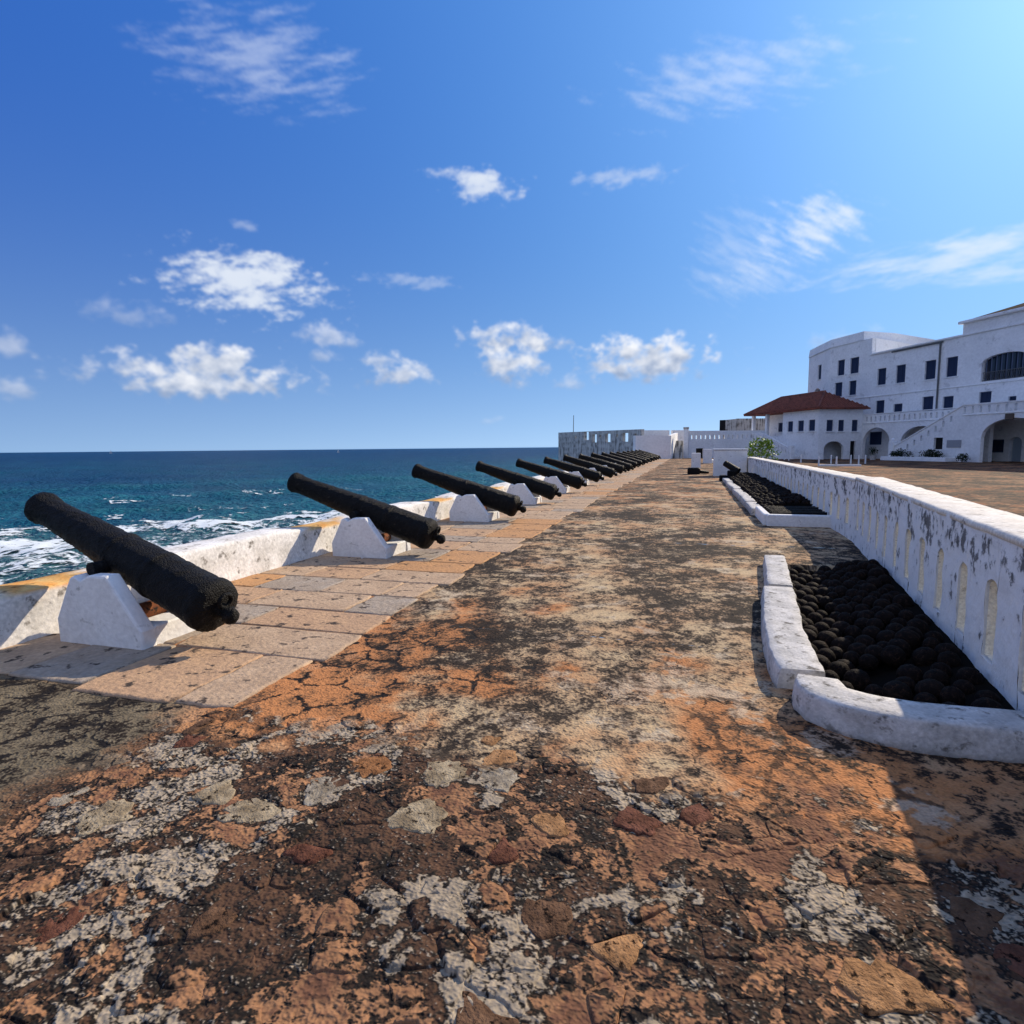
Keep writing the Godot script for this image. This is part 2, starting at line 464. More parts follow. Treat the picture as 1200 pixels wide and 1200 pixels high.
# the colour and relief of the old plaster floor over a rectangle of the terrace; all pieces share one noise, so they meet without a seam
func floor_maps(w: int, h: int, x0: float, z0: float, dx: float, dz: float, near: bool, seed_: int) -> Array:
	var sx := dx / w
	var sz := dz / h
	var mk := func(s: int, per_metre: float, oct: int, gain: float, warp := 0.0, cells := false) -> PackedByteArray:
		var n := noise(s, 1.0, oct, FastNoiseLite.TYPE_SIMPLEX_SMOOTH, gain)
		var cell := minf(maxf(sx, sz), 0.22 / per_metre) if not near else minf(sx, sz)
		var iw := mini(2048, roundi(dx / cell))
		cell = dx / iw
		var ih := mini(2048, roundi(dz / cell))
		n.frequency = per_metre * cell
		n.offset = Vector3(x0 / cell, z0 / cell, 0)
		if cells:
			n.noise_type = FastNoiseLite.TYPE_CELLULAR
			n.cellular_return_type = FastNoiseLite.RETURN_DISTANCE2_SUB
			n.fractal_type = FastNoiseLite.FRACTAL_NONE
		if warp > 0.0:
			n.domain_warp_enabled = true
			n.domain_warp_amplitude = warp / cell
			n.domain_warp_frequency = 2.0 * cell if not cells else 4.0 * cell
		var im := n.get_image(iw, ih, false, false, false)
		if iw != w or ih != h: im.resize(w, h, Image.INTERPOLATE_BILINEAR)
		im.convert(Image.FORMAT_L8)
		return im.get_data()
	var big: PackedByteArray = mk.call(seed_, 0.35, 4, 0.5)
	var hue: PackedByteArray = mk.call(seed_ + 1, 0.9, 5, 0.55)
	var lich: PackedByteArray = mk.call(seed_ + 2, 1.6, 8, 0.68)
	var lich2: PackedByteArray = mk.call(seed_ + 3, 5.0, 6, 0.7)
	var fine: PackedByteArray = mk.call(seed_ + 4, 24.0, 3, 0.7)
	var patch: PackedByteArray = mk.call(seed_ + 5, 1.3, 5, 0.55)
	var cracks: PackedByteArray
	var craze: PackedByteArray
	var grit_map: PackedByteArray
	if near:
		cracks = mk.call(seed_ + 6, 1.1, 4, 0.5, 0.25)
		grit_map = mk.call(seed_ + 8, 60.0, 2, 0.7)
		craze = mk.call(seed_ + 7, 3.0, 1, 0.5, 0.13, true)
	var both := in_bands(h, func(first: int, end: int) -> PackedByteArray:
		var out := PackedByteArray()
		out.resize((end - first) * w * 4)
		var o := 0
		var inv := 1.0 / 255.0
		for j in range(first, end):
			var z := z0 + (j + 0.5) * sz
			var far := 1.0 - ss(-26.0, -9.0, z)
			var near_right := ss(-9.0, -4.0, z)
			for i in w:
				var q := j * w + i
				var x := x0 + (i + 0.5) * sx
				var b := (big[q] * inv - 0.5) * 1.6
				var hu := (hue[q] * inv - 0.5) * 1.6
				var l := (lich[q] * inv - 0.5) * 1.7
				var l2 := (lich2[q] * inv - 0.5) * 1.6
				var f := (fine[q] * inv - 0.5) * 1.6
				var pa := (patch[q] * inv - 0.5) * 1.6
				var f2 := (grit_map[q] * inv - 0.5) * 1.6 if near else 0.0
				var e := l * 0.80 + l2 * 0.92 + f * 0.72 + f2 * 0.40
				# where each kind of surface lies: bare crust in front, orange plaster by the flagstones and at the right, olive rock at the left
				var edge := z + 3.08 - 0.17 * clampf(x + 0.75, 0.0, 1.8) + hu * 0.9 + l2 * 0.25
				var crust := clampf(edge * 5.0, 0.0, 1.0)
				var zp := clampf((-1.25 - x + hu * 1.4 + l2 * 0.4) * 1.6, 0.0, 1.0) * clampf((z + 6.2 + hu * 2.0) * 0.9, 0.0, 1.0)
				var zr := clampf((x + 0.55 + hu * 1.6) * 1.1, 0.0, 1.0) * clampf((z + 5.2 + hu * 2.0) * 0.7, 0.0, 1.0)
				var org := clampf(0.22 + 0.85 * zp + 0.66 * zr + 0.34 * far + hu * (0.8 + 0.6 * far) + 0.10 * near_right * clampf(x, 0.0, 1.0), 0.0, 1.0)
				var r := lerpf(0.53, 0.48, org)
				var g := lerpf(0.405, 0.22, org)
				var bl := lerpf(0.25, 0.088, org)
				var pl := ss(0.14, 0.22, pa + l2 * 0.25) * (0.6 - 0.25 * far) * (1.0 - 0.8 * zp)
				r = lerpf(r, 0.52, pl); g = lerpf(g, 0.45, pl); bl = lerpf(bl, 0.345, pl)
				# grey-brown weathering, then black lichen, both grainy
				var clean := 0.16 * zp + 0.11 * zr
				var br := ss(-0.36, 0.08, e + b * 0.7 - clean + 0.04 * far) * 0.88
				r = lerpf(r, 0.168, br); g = lerpf(g, lerpf(0.122, 0.090, org), br); bl = lerpf(bl, lerpf(0.084, 0.046, org), br)
				var thr := 0.045 - b * 0.75 + clean + pl * 0.08 - 0.12 * clampf((x - 0.5), 0.0, 1.0) * near_right  # more black towards the right near the kerb: a painted-in shadow strip
				var bk := ss(thr - 0.06, thr + 0.14, e) * 0.93
				# olive rock
				var ol := clampf((-2.9 - x + hu * 0.5) * 3.0, 0.0, 1.0) * clampf((z + 3.3) * 4.0, 0.0, 1.0)
				if ol > 0.0:
					r = lerpf(r, 0.215 + 0.22 * l2, ol); g = lerpf(g, 0.175 + 0.18 * l2, ol); bl = lerpf(bl, 0.115 + 0.12 * l2, ol)
					bk = maxf(bk * (1.0 - ol), ol * ss(-0.06, 0.16, 0.6 * l2 + 0.7 * l + 0.6 * f + 0.3 * f2))
				# crust: dark brown, grainy, with pale grit
				var cr := crust * (1.0 - ol)
				if cr > 0.0:
					var grit := ss(0.20, 0.40, f * 0.6 + f2 * 0.8 + 0.35 * l2 + 0.5 * pa)
					var cb := ss(-0.22, 0.10, e)
					var pv := 0.95 * pa + 0.55 * l2 + 0.18 * f
					var ov := 0.9 * l - 0.35 * l2 + 0.4 * hu + 0.2 * f + 0.05 * clampf(x + 0.8, 0.0, 1.0)
					var pale := ss(0.10, 0.15, pv)
					var warm := ss(0.05, 0.10, ov) * (1.0 - pale)
					var line := maxf(1.0 - ss(0.015, 0.055, absf(pv - 0.10)), 1.0 - ss(0.015, 0.055, absf(ov - 0.045)))
					var red := ss(0.14, 0.30, ov + 0.3 * l2)
					var cr_r := lerpf(lerpf(lerpf(0.115, 0.014, cb), 0.34, grit), lerpf(0.345, 0.20, red), warm)
					var cr_g := lerpf(lerpf(lerpf(0.062, 0.011, cb), 0.29, grit), lerpf(0.185, 0.098, red), warm)
					var cr_b := lerpf(lerpf(lerpf(0.036, 0.009, cb), 0.23, grit), lerpf(0.095, 0.056, red), warm)
					cr_r = lerpf(lerpf(cr_r, 0.375, pale), 0.014, line)
					cr_g = lerpf(lerpf(cr_g, 0.31, pale), 0.011, line)
					cr_b = lerpf(lerpf(cr_b, 0.23, pale), 0.009, line)
					r = lerpf(r, cr_r, cr)
					g = lerpf(g, cr_g, cr)
					bl = lerpf(bl, cr_b, cr)
					bk *= 1.0 - cr * 0.8
				r = lerpf(r, 0.021, bk); g = lerpf(g, 0.0145, bk); bl = lerpf(bl, 0.010, bk)
				var ck := 0.0
				if near:
					ck = (1.0 - ss(0.002, 0.010, absf(cracks[q] * inv - 0.5))) * ss(-0.15, 0.1, l + 0.1)
					var cz := 1.0 - ss(0.02, 0.055 + 0.05 * l2, craze[q] * inv)
					ck = maxf(ck, cz * maxf(maxf(zp, zr * 0.7), ol * 0.8) * ss(-0.12, 0.04, l2 + hu * 0.6 + 0.06) * (1.0 - cr))
					r = lerpf(r, 0.014, ck); g = lerpf(g, 0.011, ck); bl = lerpf(bl, 0.010, ck)
				var k := 1.0 + (0.40 + 0.25 * cr) * f + 0.42 * f2
				out[o] = int(255.0 * sqrt(clampf(r * k, 0.0, 1.0)))
				out[o + 1] = int(255.0 * sqrt(clampf(g * k, 0.0, 1.0)))
				out[o + 2] = int(255.0 * sqrt(clampf(bl * k, 0.0, 1.0)))
				out[o + 3] = int(clampf(118.0 + (60.0 + 40.0 * cr) * f + 60.0 * f2 + 70.0 * l2 + 26.0 * pl - 34.0 * bk - 80.0 * ck + 20.0 * br, 0.0, 255.0))
				o += 4
		return out)
	var im := Image.create_from_data(w, h, false, Image.FORMAT_RGBA8, both)
	var rel := PackedByteArray()
	rel.resize(w * h)
	for i in w * h: rel[i] = both[i * 4 + 3]
	im.convert(Image.FORMAT_RGB8)
	return [tex(im), gray_image(w, h, rel)]

func wall_x(z: float) -> float:      # where the front face of the slotted wall stands
	return 1.87 + (-4.18 - z) * 0.1125 if z > -12.6 else 2.817 + clampf((-12.6 - z) * 0.02, 0.0, 0.1)

func in_bed(x: float, z: float) -> bool:      # the pit behind the near kerb
	return z < -3.86 and z > -9.15 and x < wall_x(z) + 0.05 and x > (0.80 if z > -5.5 else 0.80 + (-5.5 - z) * 0.085)

func sheet(called: String, xs_of: Callable, z0: float, z1: float, nx: int, nz: int, uv_of: Callable, lift: float, mat: Material, y := 0.0) -> MeshInstance3D:
	var st := st_new()
	st.set_smooth_group(0)
	var p := []
	for j in nz + 1:
		var z := lerpf(z0, z1, float(j) / nz)
		var e: Vector2 = xs_of.call(z)
		for i in nx + 1:
			var x := lerpf(e.x, e.y, float(i) / nx)
			var sunk := 0.17 if y == 0.0 and in_bed(x, z) else 0.0
			p.append(Vector3(x, y - sunk + lift * (mid_noise.get_noise_2d(x * 1.1, z * 1.1) + 0.6 * fine_noise.get_noise_2d(x * 1.3, z * 1.3)), z))
	for j in nz:
		for i in nx:
			var a := j * (nx + 1) + i
			for k in [a, a + nx + 1, a + nx + 2, a, a + nx + 2, a + 1]:
				st.set_uv(uv_of.call(p[k]))
				st.add_vertex(p[k])
	var o := obj(called, done(st), mat)
	tag(o, "", "", "", "structure")
	return o

func make_ground() -> void:
	# three sheets, ever coarser with the distance
	var ground: Node
	for e in [["terrace_ground", 5.0, -5.2, 1664, 960, -5.2, 4.6, 2.2, 220, 230], ["terrace_ground_middle", -5.2, -10.8, 1024, 400, -10.8, 5.6, 2.2, 120, 90], ["terrace_ground_far", -10.8, -92.0, 640, 1100, -92.0, 81.2, 3.0, 40, 200]]:
		var maps := floor_maps(e[3], e[4], -6.3, e[5], 9.6 if e[5] < -10.0 else 8.6, e[6], e[5] > -20.0, 101)
		var m := plain(Color.WHITE, 0.92, 0.25)
		m.albedo_texture = maps[0]
		m.heightmap_enabled = true
		m.heightmap_texture = maps[1]
		m.heightmap_scale = e[7]
		var z0: float = e[5]
		var dz: float = e[6]
		var wide := 9.6 if z0 < -10.0 else 8.6
		var o := sheet(e[0], func(z): return Vector2(-6.3, wall_x(z) + 0.2 if z > -37.0 else 3.1), e[1], e[2], e[8], e[9], func(p): return Vector2((p.x + 6.3) / wide, (p.z - z0) / dz), 0.012, m)
		if ground == null: ground = o
	# the courtyard, a little lower, beyond the wall
	var yd := floor_maps(768, 768, 0.0, -40.0, 30.0, 30.0, false, 301)
	var my := plain(Color(0.80, 0.70, 0.63), 0.92, 0.25)
	my.albedo_texture = yd[0]
	my.heightmap_enabled = true
	my.heightmap_texture = yd[1]
	my.heightmap_scale = 7.0
	sheet("courtyard_ground", func(z): return Vector2(wall_x(z) + 0.2 if z > -37.0 else 3.05, 260.0), 60.0, -260.0, 60, 160, func(p): return Vector2(p.x / 30.0, p.z / 30.0), 0.03, my, -0.075)
	sheet("bastion_ground", func(_z): return Vector2(-9.0, 1.0), -92.0, -140.0, 10, 30, func(p): return Vector2(p.x / 30.0, p.z / 30.0), 0.03, my, -0.075)
	loose_stones(ground, ground.material_override)
	walkway()

# irregular flat pieces of plaster and brick left standing in the worn foreground
func loose_stones(ground: Node, floor_mat: Material) -> void:
	rng.seed = 77
	var mats := []
	var specks := mottled(512, 51, Color(0.95, 0.95, 0.95), Color(0.68, 0.66, 0.64), Color(0.16, 0.13, 0.11), 0.66, 0.16, 1.3)
	var tones := [[0.40, 0.185, 0.075], [0.46, 0.25, 0.115], [0.33, 0.145, 0.062], [0.19, 0.078, 0.048], [0.43, 0.345, 0.225], [0.43, 0.37, 0.28], [0.17, 0.095, 0.055], [0.075, 0.05, 0.038], [0.27, 0.25, 0.19]]
	for c in tones:
		var m := plain(lin(c[0], c[1], c[2]), 0.92, 0.25)
		m.albedo_texture = specks
		m.heightmap_enabled = true
		m.heightmap_texture = M.grain
		m.heightmap_scale = 0.6
		mats.append(triplanar(m, 1.6))
	var cells := []
	# rows of seeds: long way out at the left, square in the middle, along the front at the right
	for e in [[-4.6, -2.1, 0.115, 0.20, 0], [-2.1, -0.75, 0.15, 0.14, 1], [-0.75, 1.9, 0.215, 0.10, 2]]:
		var row := 0
		var z := -0.45
		while z > -3.7:
			var x: float = e[0] + rng.randf() * e[2]
			while x < e[1]:
				var slant: float = [0.0, 0.0, 0.16][e[4]] * (x + 0.75)
				cells.append([Vector2(x + rng.randf_range(-0.4, 0.4) * e[2] + (0.14 * (z + 3.0) if e[4] == 0 else 0.0), z + slant + rng.randf_range(-0.38, 0.38) * e[3]), e[4]])
				x += e[2]
			z -= e[3]
			row += 1
	cells = cells.filter(func(_c): return rng.randf() > 0.16)
	# a few broad patches that stand out in the crust
	var broad := [[Vector2(-0.98, -2.98), 0.13], [Vector2(-1.22, -2.72), 0.20], [Vector2(-0.90, -2.78), 0.17], [Vector2(-1.18, -2.38), 0.19], [Vector2(-1.75, -2.42), 0.16], [Vector2(-1.95, -2.18), 0.17], [Vector2(-1.62, -2.72), 0.13], [Vector2(-2.60, -1.95), 0.20], [Vector2(-2.25, -2.25), 0.12], [Vector2(-0.55, -2.45), 0.12]]
	var tone_of := [1, 4, 5, 4, 5, 4, 0, 4, 4, 1]
	cells = cells.filter(func(c): return broad.all(func(w): return c[0].distance_to(w[0]) > w[1] * 0.95))
	for w in broad.size(): cells.append([broad[w][0], 3, tone_of[w]])
	var made := 0
	var extra := st_new()
	cells.sort_custom(func(p, q): return p[0].y < q[0].y)
	for c in cells:
		var p: Vector2 = c[0]
		if p.x < -3.0 or p.x > 1.25 + (p.y + 3.0) * 0.3 or p.y > -0.7: continue
		var edge := p.y + 3.02 - 0.17 * clampf(p.x + 0.75, 0.0, 1.8)
		if c[1] < 3:
			if edge < -0.22: continue
			var keep := 0.62 + 0.7 * mid_noise.get_noise_2d(p.x * 1.6 + 5.0, p.y * 1.6) + (0.12 if c[1] == 2 else 0.0) - (0.4 if edge < 0.0 else 0.0)
			if rng.randf() > keep: continue
		var poly := PackedVector2Array([p + Vector2(-0.32, -0.32), p + Vector2(0.32, -0.32), p + Vector2(0.32, 0.32), p + Vector2(-0.32, 0.32)])
		for d in cells:
			var v: Vector2 = d[0] - p
			var l2 := v.length_squared()
			if l2 > 0.36 or l2 < 1e-6: continue
			poly = clip(poly, p + v * 0.5, v.normalized())
		if poly.size() < 3: continue
		# rounded, roughened outline with a gap
		var ring := PackedVector2Array()
		var gap := rng.randf_range(0.80, 0.985) if c[1] < 3 else rng.randf_range(0.85, 0.98)
		for e in poly.size():
			var a := poly[e]
			var b := poly[(e + 1) % poly.size()]
			var n := maxi(1, roundi(a.distance_to(b) / 0.032))
			for t in n:
				var w := a.lerp(b, (t + 0.5) / n)
				var rr := gap * (1.0 + 0.26 * fine_noise.get_noise_2d(w.x * 2.1, w.y * 2.1) + 0.24 * mid_noise.get_noise_2d(w.x * 9.0, w.y * 9.0))
				ring.append(p + (w - p) * rr)
		if ring.size() < 5: continue
		var high := rng.randf_range(0.003, 0.010) if c[1] < 3 else 0.004
		var tilt := Vector2(rng.randf_range(-0.02, 0.02), rng.randf_range(-0.02, 0.02)) * (1.0 if c[1] < 3 else 0.2)
		var gy := 0.012 * (mid_noise.get_noise_2d(p.x * 1.1, p.y * 1.1) + 0.6 * fine_noise.get_noise_2d(p.x * 1.3, p.y * 1.3))
		var rings := []
		for lv in [[1.05, -0.012], [1.0, high * 0.40], [0.94, high * 0.85], [0.82, high], [0.4, high + 0.003]]:
			var r := PackedVector3Array()
			for v in ring:
				var w: Vector2 = p + (v - p) * lv[0]
				r.append(Vector3(w.x - p.x, lv[1] + tilt.dot(w - p) + 0.008 * fine_noise.get_noise_2d(w.x * 4.0, w.y * 4.0), w.y - p.y))
			rings.append(r)
		var single := made < 300 and p.y < -1.35
		var pick := rng.randf()
		var mi := 0
		if c[1] == 3: mi = c[2]
		else:
			var warm := mid_noise.get_noise_2d(p.x * 1.7 + 11.0, p.y * 1.7) * 1.5 + (pick - 0.5) * 0.5 + (0.14 if c[1] == 2 else 0.0)
			var pale := mid_noise.get_noise_2d(p.x * 1.5 - 7.0, p.y * 1.5 + 3.0) * 1.5 + (rng.randf() - 0.5) * 0.35 - (0.25 if c[1] == 2 else 0.0)
			if pale > 0.27: mi = 4 if pick < 0.5 else 5
			elif warm > 0.34: mi = 2 if pick < 0.6 else 3
			elif warm > 0.12: mi = 0 if pick < 0.6 else 1
			elif warm > -0.12: mi = 6 if c[1] > 0 else 8
			else: mi = 7 if pick < 0.7 else 6
		var st := st_new() if single else extra
		var shift := Vector3(p.x, gy, p.y)
		var add := func(v: Vector3) -> void:
			st.set_uv(Vector2((v.x + p.x + 6.3) / 8.6, (v.z + p.y + 5.2) / 4.6))
			st.add_vertex(v if single else v + shift)
		st.set_smooth_group(0)
		for i in rings.size() - 1:
			var a: PackedVector3Array = rings[i]
			var b: PackedVector3Array = rings[i + 1]
			for k in a.size():
				var l := (k + 1) % a.size()
				for v in [a[k], a[l], b[l], a[k], b[l], b[k]]: add.call(v)
		var top: PackedVector3Array = rings[-1]
		var mid := Vector3.ZERO
		for v in top: mid += v / top.size()
		for e in top.size():
			for v in [mid, top[e], top[(e + 1) % top.size()]]: add.call(v)
		if not single: continue
		var o := obj("paving_stone", done(st), mats[mi] if c[1] == 3 or pick > 0.90 else floor_mat, ground)
		o.position = Vector3(p.x, gy, p.y)
		made += 1
	tag(obj("rubble", done(extra), floor_mat, ground), "", "", "", "stuff")

func clip(poly: PackedVector2Array, at: Vector2, n: Vector2) -> PackedVector2Array:
	var out := PackedVector2Array()
	for i in poly.size():
		var a := poly[i]
		var b := poly[(i + 1) % poly.size()]
		var da := (a - at).dot(n)
		var db := (b - at).dot(n)
		if da <= 0.0: out.append(a)
		if (da < 0.0 and db > 0.0) or (da > 0.0 and db < 0.0): out.append(a.lerp(b, da / (da - db)))
	return out

# the strip of big flagstones beside the guns
func walkway() -> void:
	rng.seed = 12
	var root := Node3D.new()
	root.name = "walkway"
	add_child(root)
	tag(root, "", "", "", "structure")
	var mats := []
	for e in [[[0.47, 0.30, 0.175], [0.40, 0.255, 0.155], 61], [[0.47, 0.335, 0.22], [0.39, 0.27, 0.175], 63], [[0.49, 0.26, 0.115], [0.42, 0.23, 0.11], 65], [[0.36, 0.30, 0.24], [0.30, 0.235, 0.175], 67]]:
		var m := plain(Color.WHITE, 0.9, 0.3)
		m.albedo_texture = mottled(512, e[2], lin(e[0][0], e[0][1], e[0][2]), lin(e[1][0], e[1][1], e[1][2]), lin(0.06, 0.045, 0.035), 0.72, 0.12)
		m.heightmap_enabled = true
		m.heightmap_texture = M.grain
		m.heightmap_scale = 0.8
		mats.append(triplanar(m, 0.55))
	var z := -3.0
	var row := 0
	while z > -80.0:
		var deep := rng.randf_range(0.55, 1.05) if z > -30.0 else rng.randf_range(0.9, 1.3)
		var x := -5.72
		var ends := []
		var start := rng.randf_range(0.5, 1.0)
		while x < -2.9:
			var wd := rng.randf_range(0.75, 1.35) if x > -5.7 else start
			if x + wd > -3.35: wd = -2.87 - x
			ends.append([x, x + wd])
			x += wd
		for e in ends:
			var g := rng.randf_range(0.006, 0.014)
			var x0: float = e[0] + g
			var x1: float = e[1] - g
			if e[1] > -2.9: x1 += rng.randf_range(-0.12, 0.09)
			var za := z - g + (rng.randf_range(-0.12, 0.06) if row == 0 else 0.0)
			var zb := z - deep + g
			var hgt := rng.randf_range(0.013, 0.019)
			var st := st_new()
			var ring := PackedVector2Array()
			var c := Vector2((x0 + x1) * 0.5, (za + zb) * 0.5)
			for s in [[Vector2(x0, za), Vector2(x1, za)], [Vector2(x1, za), Vector2(x1, zb)], [Vector2(x1, zb), Vector2(x0, zb)], [Vector2(x0, zb), Vector2(x0, za)]]:
				var n := 5
				for t in n:
					var w: Vector2 = s[0].lerp(s[1], (t + (0.12 if t == 0 else 0.0)) / n)
					w += Vector2(fine_noise.get_noise_2d(w.x * 3.0, w.y * 3.0), fine_noise.get_noise_2d(w.y * 3.0 + 9.0, w.x * 3.0)) * 0.02
					ring.append(w - c)
			var rings := []
			for lv in [[0.0, -0.03], [0.0, hgt - 0.012], [0.006, hgt - 0.003], [0.02, hgt]]:
				var r := PackedVector3Array()
				for v in ring:
					var w: Vector2 = v - v.normalized() * lv[0] * 1.3
					r.append(Vector3(w.x, lv[1] + 0.003 * fine_noise.get_noise_2d((w.x + c.x) * 2.0, (w.y + c.y) * 2.0), w.y))
				rings.append(r)
			loft(st, rings, false, 0)
			var top: PackedVector3Array = rings[-1]
			st.set_smooth_group(-1)
			for q in top.size(): tri(st, Vector3(0, hgt, 0), top[q], top[(q + 1) % top.size()])
			var o := obj("slab", done(st), mats[[0, 0, 1, 1, 1, 2, 3][rng.randi() % 7]], root)
			o.position = Vector3(c.x, 0.0, c.y)
		z -= deep
		row += 1

# ------------------------------------------------------------------ sea
func shore(x: float, z: float) -> float: return -0.73 * x - 0.68 * z     # metres out from the camera towards the open sea

func sea_height(x: float, z: float) -> float:
	var p := shore(x, z)
	var t := 0.68 * x - 0.73 * z
	var r := sqrt(x * x + z * z)
	var calm := clampf(1.0 - (r - 500.0) / 4000.0, 0.25, 1.0)
	var wob := 7.0 * big_noise.get_noise_2d(t * 0.8, p * 0.5)
	var h := 0.0
	# two near swells, then an even train of them
	for s in [[80.0, 0.55, 4.0], [103.0, 0.45, 6.0], [129.0, 0.75, 6.5], [168.0, 0.55, 9.0]]:
		var d: float = (p + wob - s[0]) / s[2]
		h += s[1] * exp(-d * d) * (0.6 + 0.8 * big_noise.get_noise_2d(t * 0.6 + s[0], 4.0) + 0.3)
	h += 0.22 * sin((p + wob * 1.6) * 0.27) * ss(60.0, 180.0, p)
	h += calm * 0.55 * mid_noise.get_noise_2d(x * 0.10, z * 0.10) + calm * 0.22 * mid_noise.get_noise_2d(x * 0.45 + 50.0, z * 0.45)
	return h

func make_sea() -> void:
	var st := st_new()
	st.set_smooth_group(0)
	var na := 320
	var nr := 280
	var pts := []
	var cols := []
	for j in nr + 1:
		var r := 9.0 * pow(30000.0 / 9.0, pow(float(j) / nr, 1.25))
		for i in na + 1:
			var a := deg_to_rad(lerpf(-125.0, 6.0, float(i) / na))
			var x := sin(a) * r
			var z := -cos(a) * r
			x = minf(x, -6.6 if z > -88.0 else x)
			var hgt := sea_height(x, z) if r < 5000.0 else 0.0
			pts.append(Vector3(x, SEA_LEVEL + hgt, z))
			var n := 0.5 + 0.5 * big_noise.get_noise_2d(x * 0.18, z * 0.42)
			var n2 := 0.5 + 0.5 * mid_noise.get_noise_2d(x * 0.02, z * 0.05)
			var turq := clampf(0.2 + 0.5 * (n - 0.5) + 0.35 * ss(-160.0, -40.0, x) + 0.25 * ss(0.2, 0.5, hgt) - 0.35 * ss(150.0, 1200.0, r), 0.0, 1.0)
			var c := Color(0.007, 0.046, 0.115).lerp(Color(0.016, 0.140, 0.172), turq)
			var surf := 1.0 - ss(62.0, 92.0, shore(x, z))
			c = c.lerp(Color(0.07, 0.15, 0.15), surf * 0.6)
			c = c * (0.75 + 0.5 * n2)
			cols.append(Color(c.r, c.g, c.b))
	for j in nr:
		for i in na:
			var a := j * (na + 1) + i
			for k in [a, a + na + 1, a + na + 2, a, a + na + 2, a + 1]:
				st.set_color(cols[k])
				st.add_vertex(pts[k])
	var m := plain(Color.WHITE, 0.38, 0.12)
	m.vertex_color_use_as_albedo = true
	m.heightmap_enabled = true
	m.heightmap_texture = gray_image(1024, 1024, field(noise(91, 11.0 / 1024, 6, FastNoiseLite.TYPE_SIMPLEX_SMOOTH, 0.58), 1024, 1024, true))
	m.heightmap_scale = 110.0
	triplanar(m, 1.0 / 22.0)
	tag(obj("sea", done(st), m), "", "", "", "structure")
	# foam on the broken water near the shore: a thin skin that follows the waves
	var w := 1024
	var x0 := -100.0
	var z0 := -112.0
	var size := 108.0
	var lace := noise(93, 0.11 * size / w * 4.0, 5, FastNoiseLite.TYPE_SIMPLEX_SMOOTH, 0.6)
	lace.fractal_type = FastNoiseLite.FRACTAL_RIDGED
	lace.domain_warp_enabled = true
	lace.domain_warp_amplitude = 30.0
	lace.domain_warp_frequency = 0.02
	var la := field(lace, w, w)
	var den := field(noise(94, 0.09 * size / w, 5), w, w)
	var fi := field(noise(95, 1.6 * size / w, 4, FastNoiseLite.TYPE_SIMPLEX_SMOOTH, 0.65), w, w)
	var out := in_bands(w, func(first: int, end: int) -> PackedByteArray:
		var o := PackedByteArray()
		o.resize((end - first) * w * 4)
		o.fill(0)
		for j in range(first, end):
			var z := z0 + (j + 0.5) * size / w
			for i in w:
				var x := x0 + (i + 0.5) * size / w
				var p := shore(x, z)
				if p > 150.0: continue
				var q := j * w + i
				var d := den[q] / 255.0
				var e := p + (d - 0.5) * 26.0
				var dens := (1.0 - ss(74.0, 86.0, e)) * 0.33 + ss(70.0, 80.0, e) * (1.0 - ss(80.0, 85.0, e)) * 0.40 + (d - 0.5) * 0.5 * (1.0 - ss(80.0, 90.0, e))
				# thin crests further out
				dens = maxf(dens, (1.0 - ss(0.0, 1.6, absf(e - 127.0))) * (d - 0.40) * 2.4)
				dens = maxf(dens, (1.0 - ss(0.0, 1.2, absf(e - 101.0))) * (d - 0.46) * 2.2)
				if dens <= 0.0: continue
				var v := la[q] / 255.0 * 0.75 + fi[q] / 255.0 * 0.25
				var a := ss(0.0, 0.16, v - (0.86 - dens * 0.85))
				var k := (q - first * w) * 4
				o[k] = 232
				o[k + 1] = 238
				o[k + 2] = 240
				o[k + 3] = int(a * 255.0)
		return o)
	var fm := plain(lin(0.82, 0.84, 0.85), 0.9, 0.2)
	fm.albedo_texture = tex(Image.create_from_data(w, w, false, Image.FORMAT_RGBA8, out))
	fm.transparency = BaseMaterial3D.TRANSPARENCY_ALPHA
	var fs := st_new()
	fs.set_smooth_group(0)
	var n := 150
	for j in n:
		for i in n:
			var near_any := false
			var cs := []
			for c in [[0, 0], [0, 1], [1, 1], [0, 0], [1, 1], [1, 0]]:
				var x: float = x0 + size * (i + c[0]) / n
				var z: float = z0 + size * (j + c[1]) / n
				if x > -6.7: x = -6.7
				if shore(x, z) < 150.0: near_any = true
				cs.append(Vector3(x, SEA_LEVEL + sea_height(x, z) + 0.09, z))
			if not near_any: continue
			for c in cs:
				fs.set_uv(Vector2((c.x - x0) / size, (c.z - z0) / size))
				fs.add_vertex(c)
	tag(obj("sea_foam", done(fs), fm), "white surf foam spread over the broken water near the fort", "foam", "", "stuff")

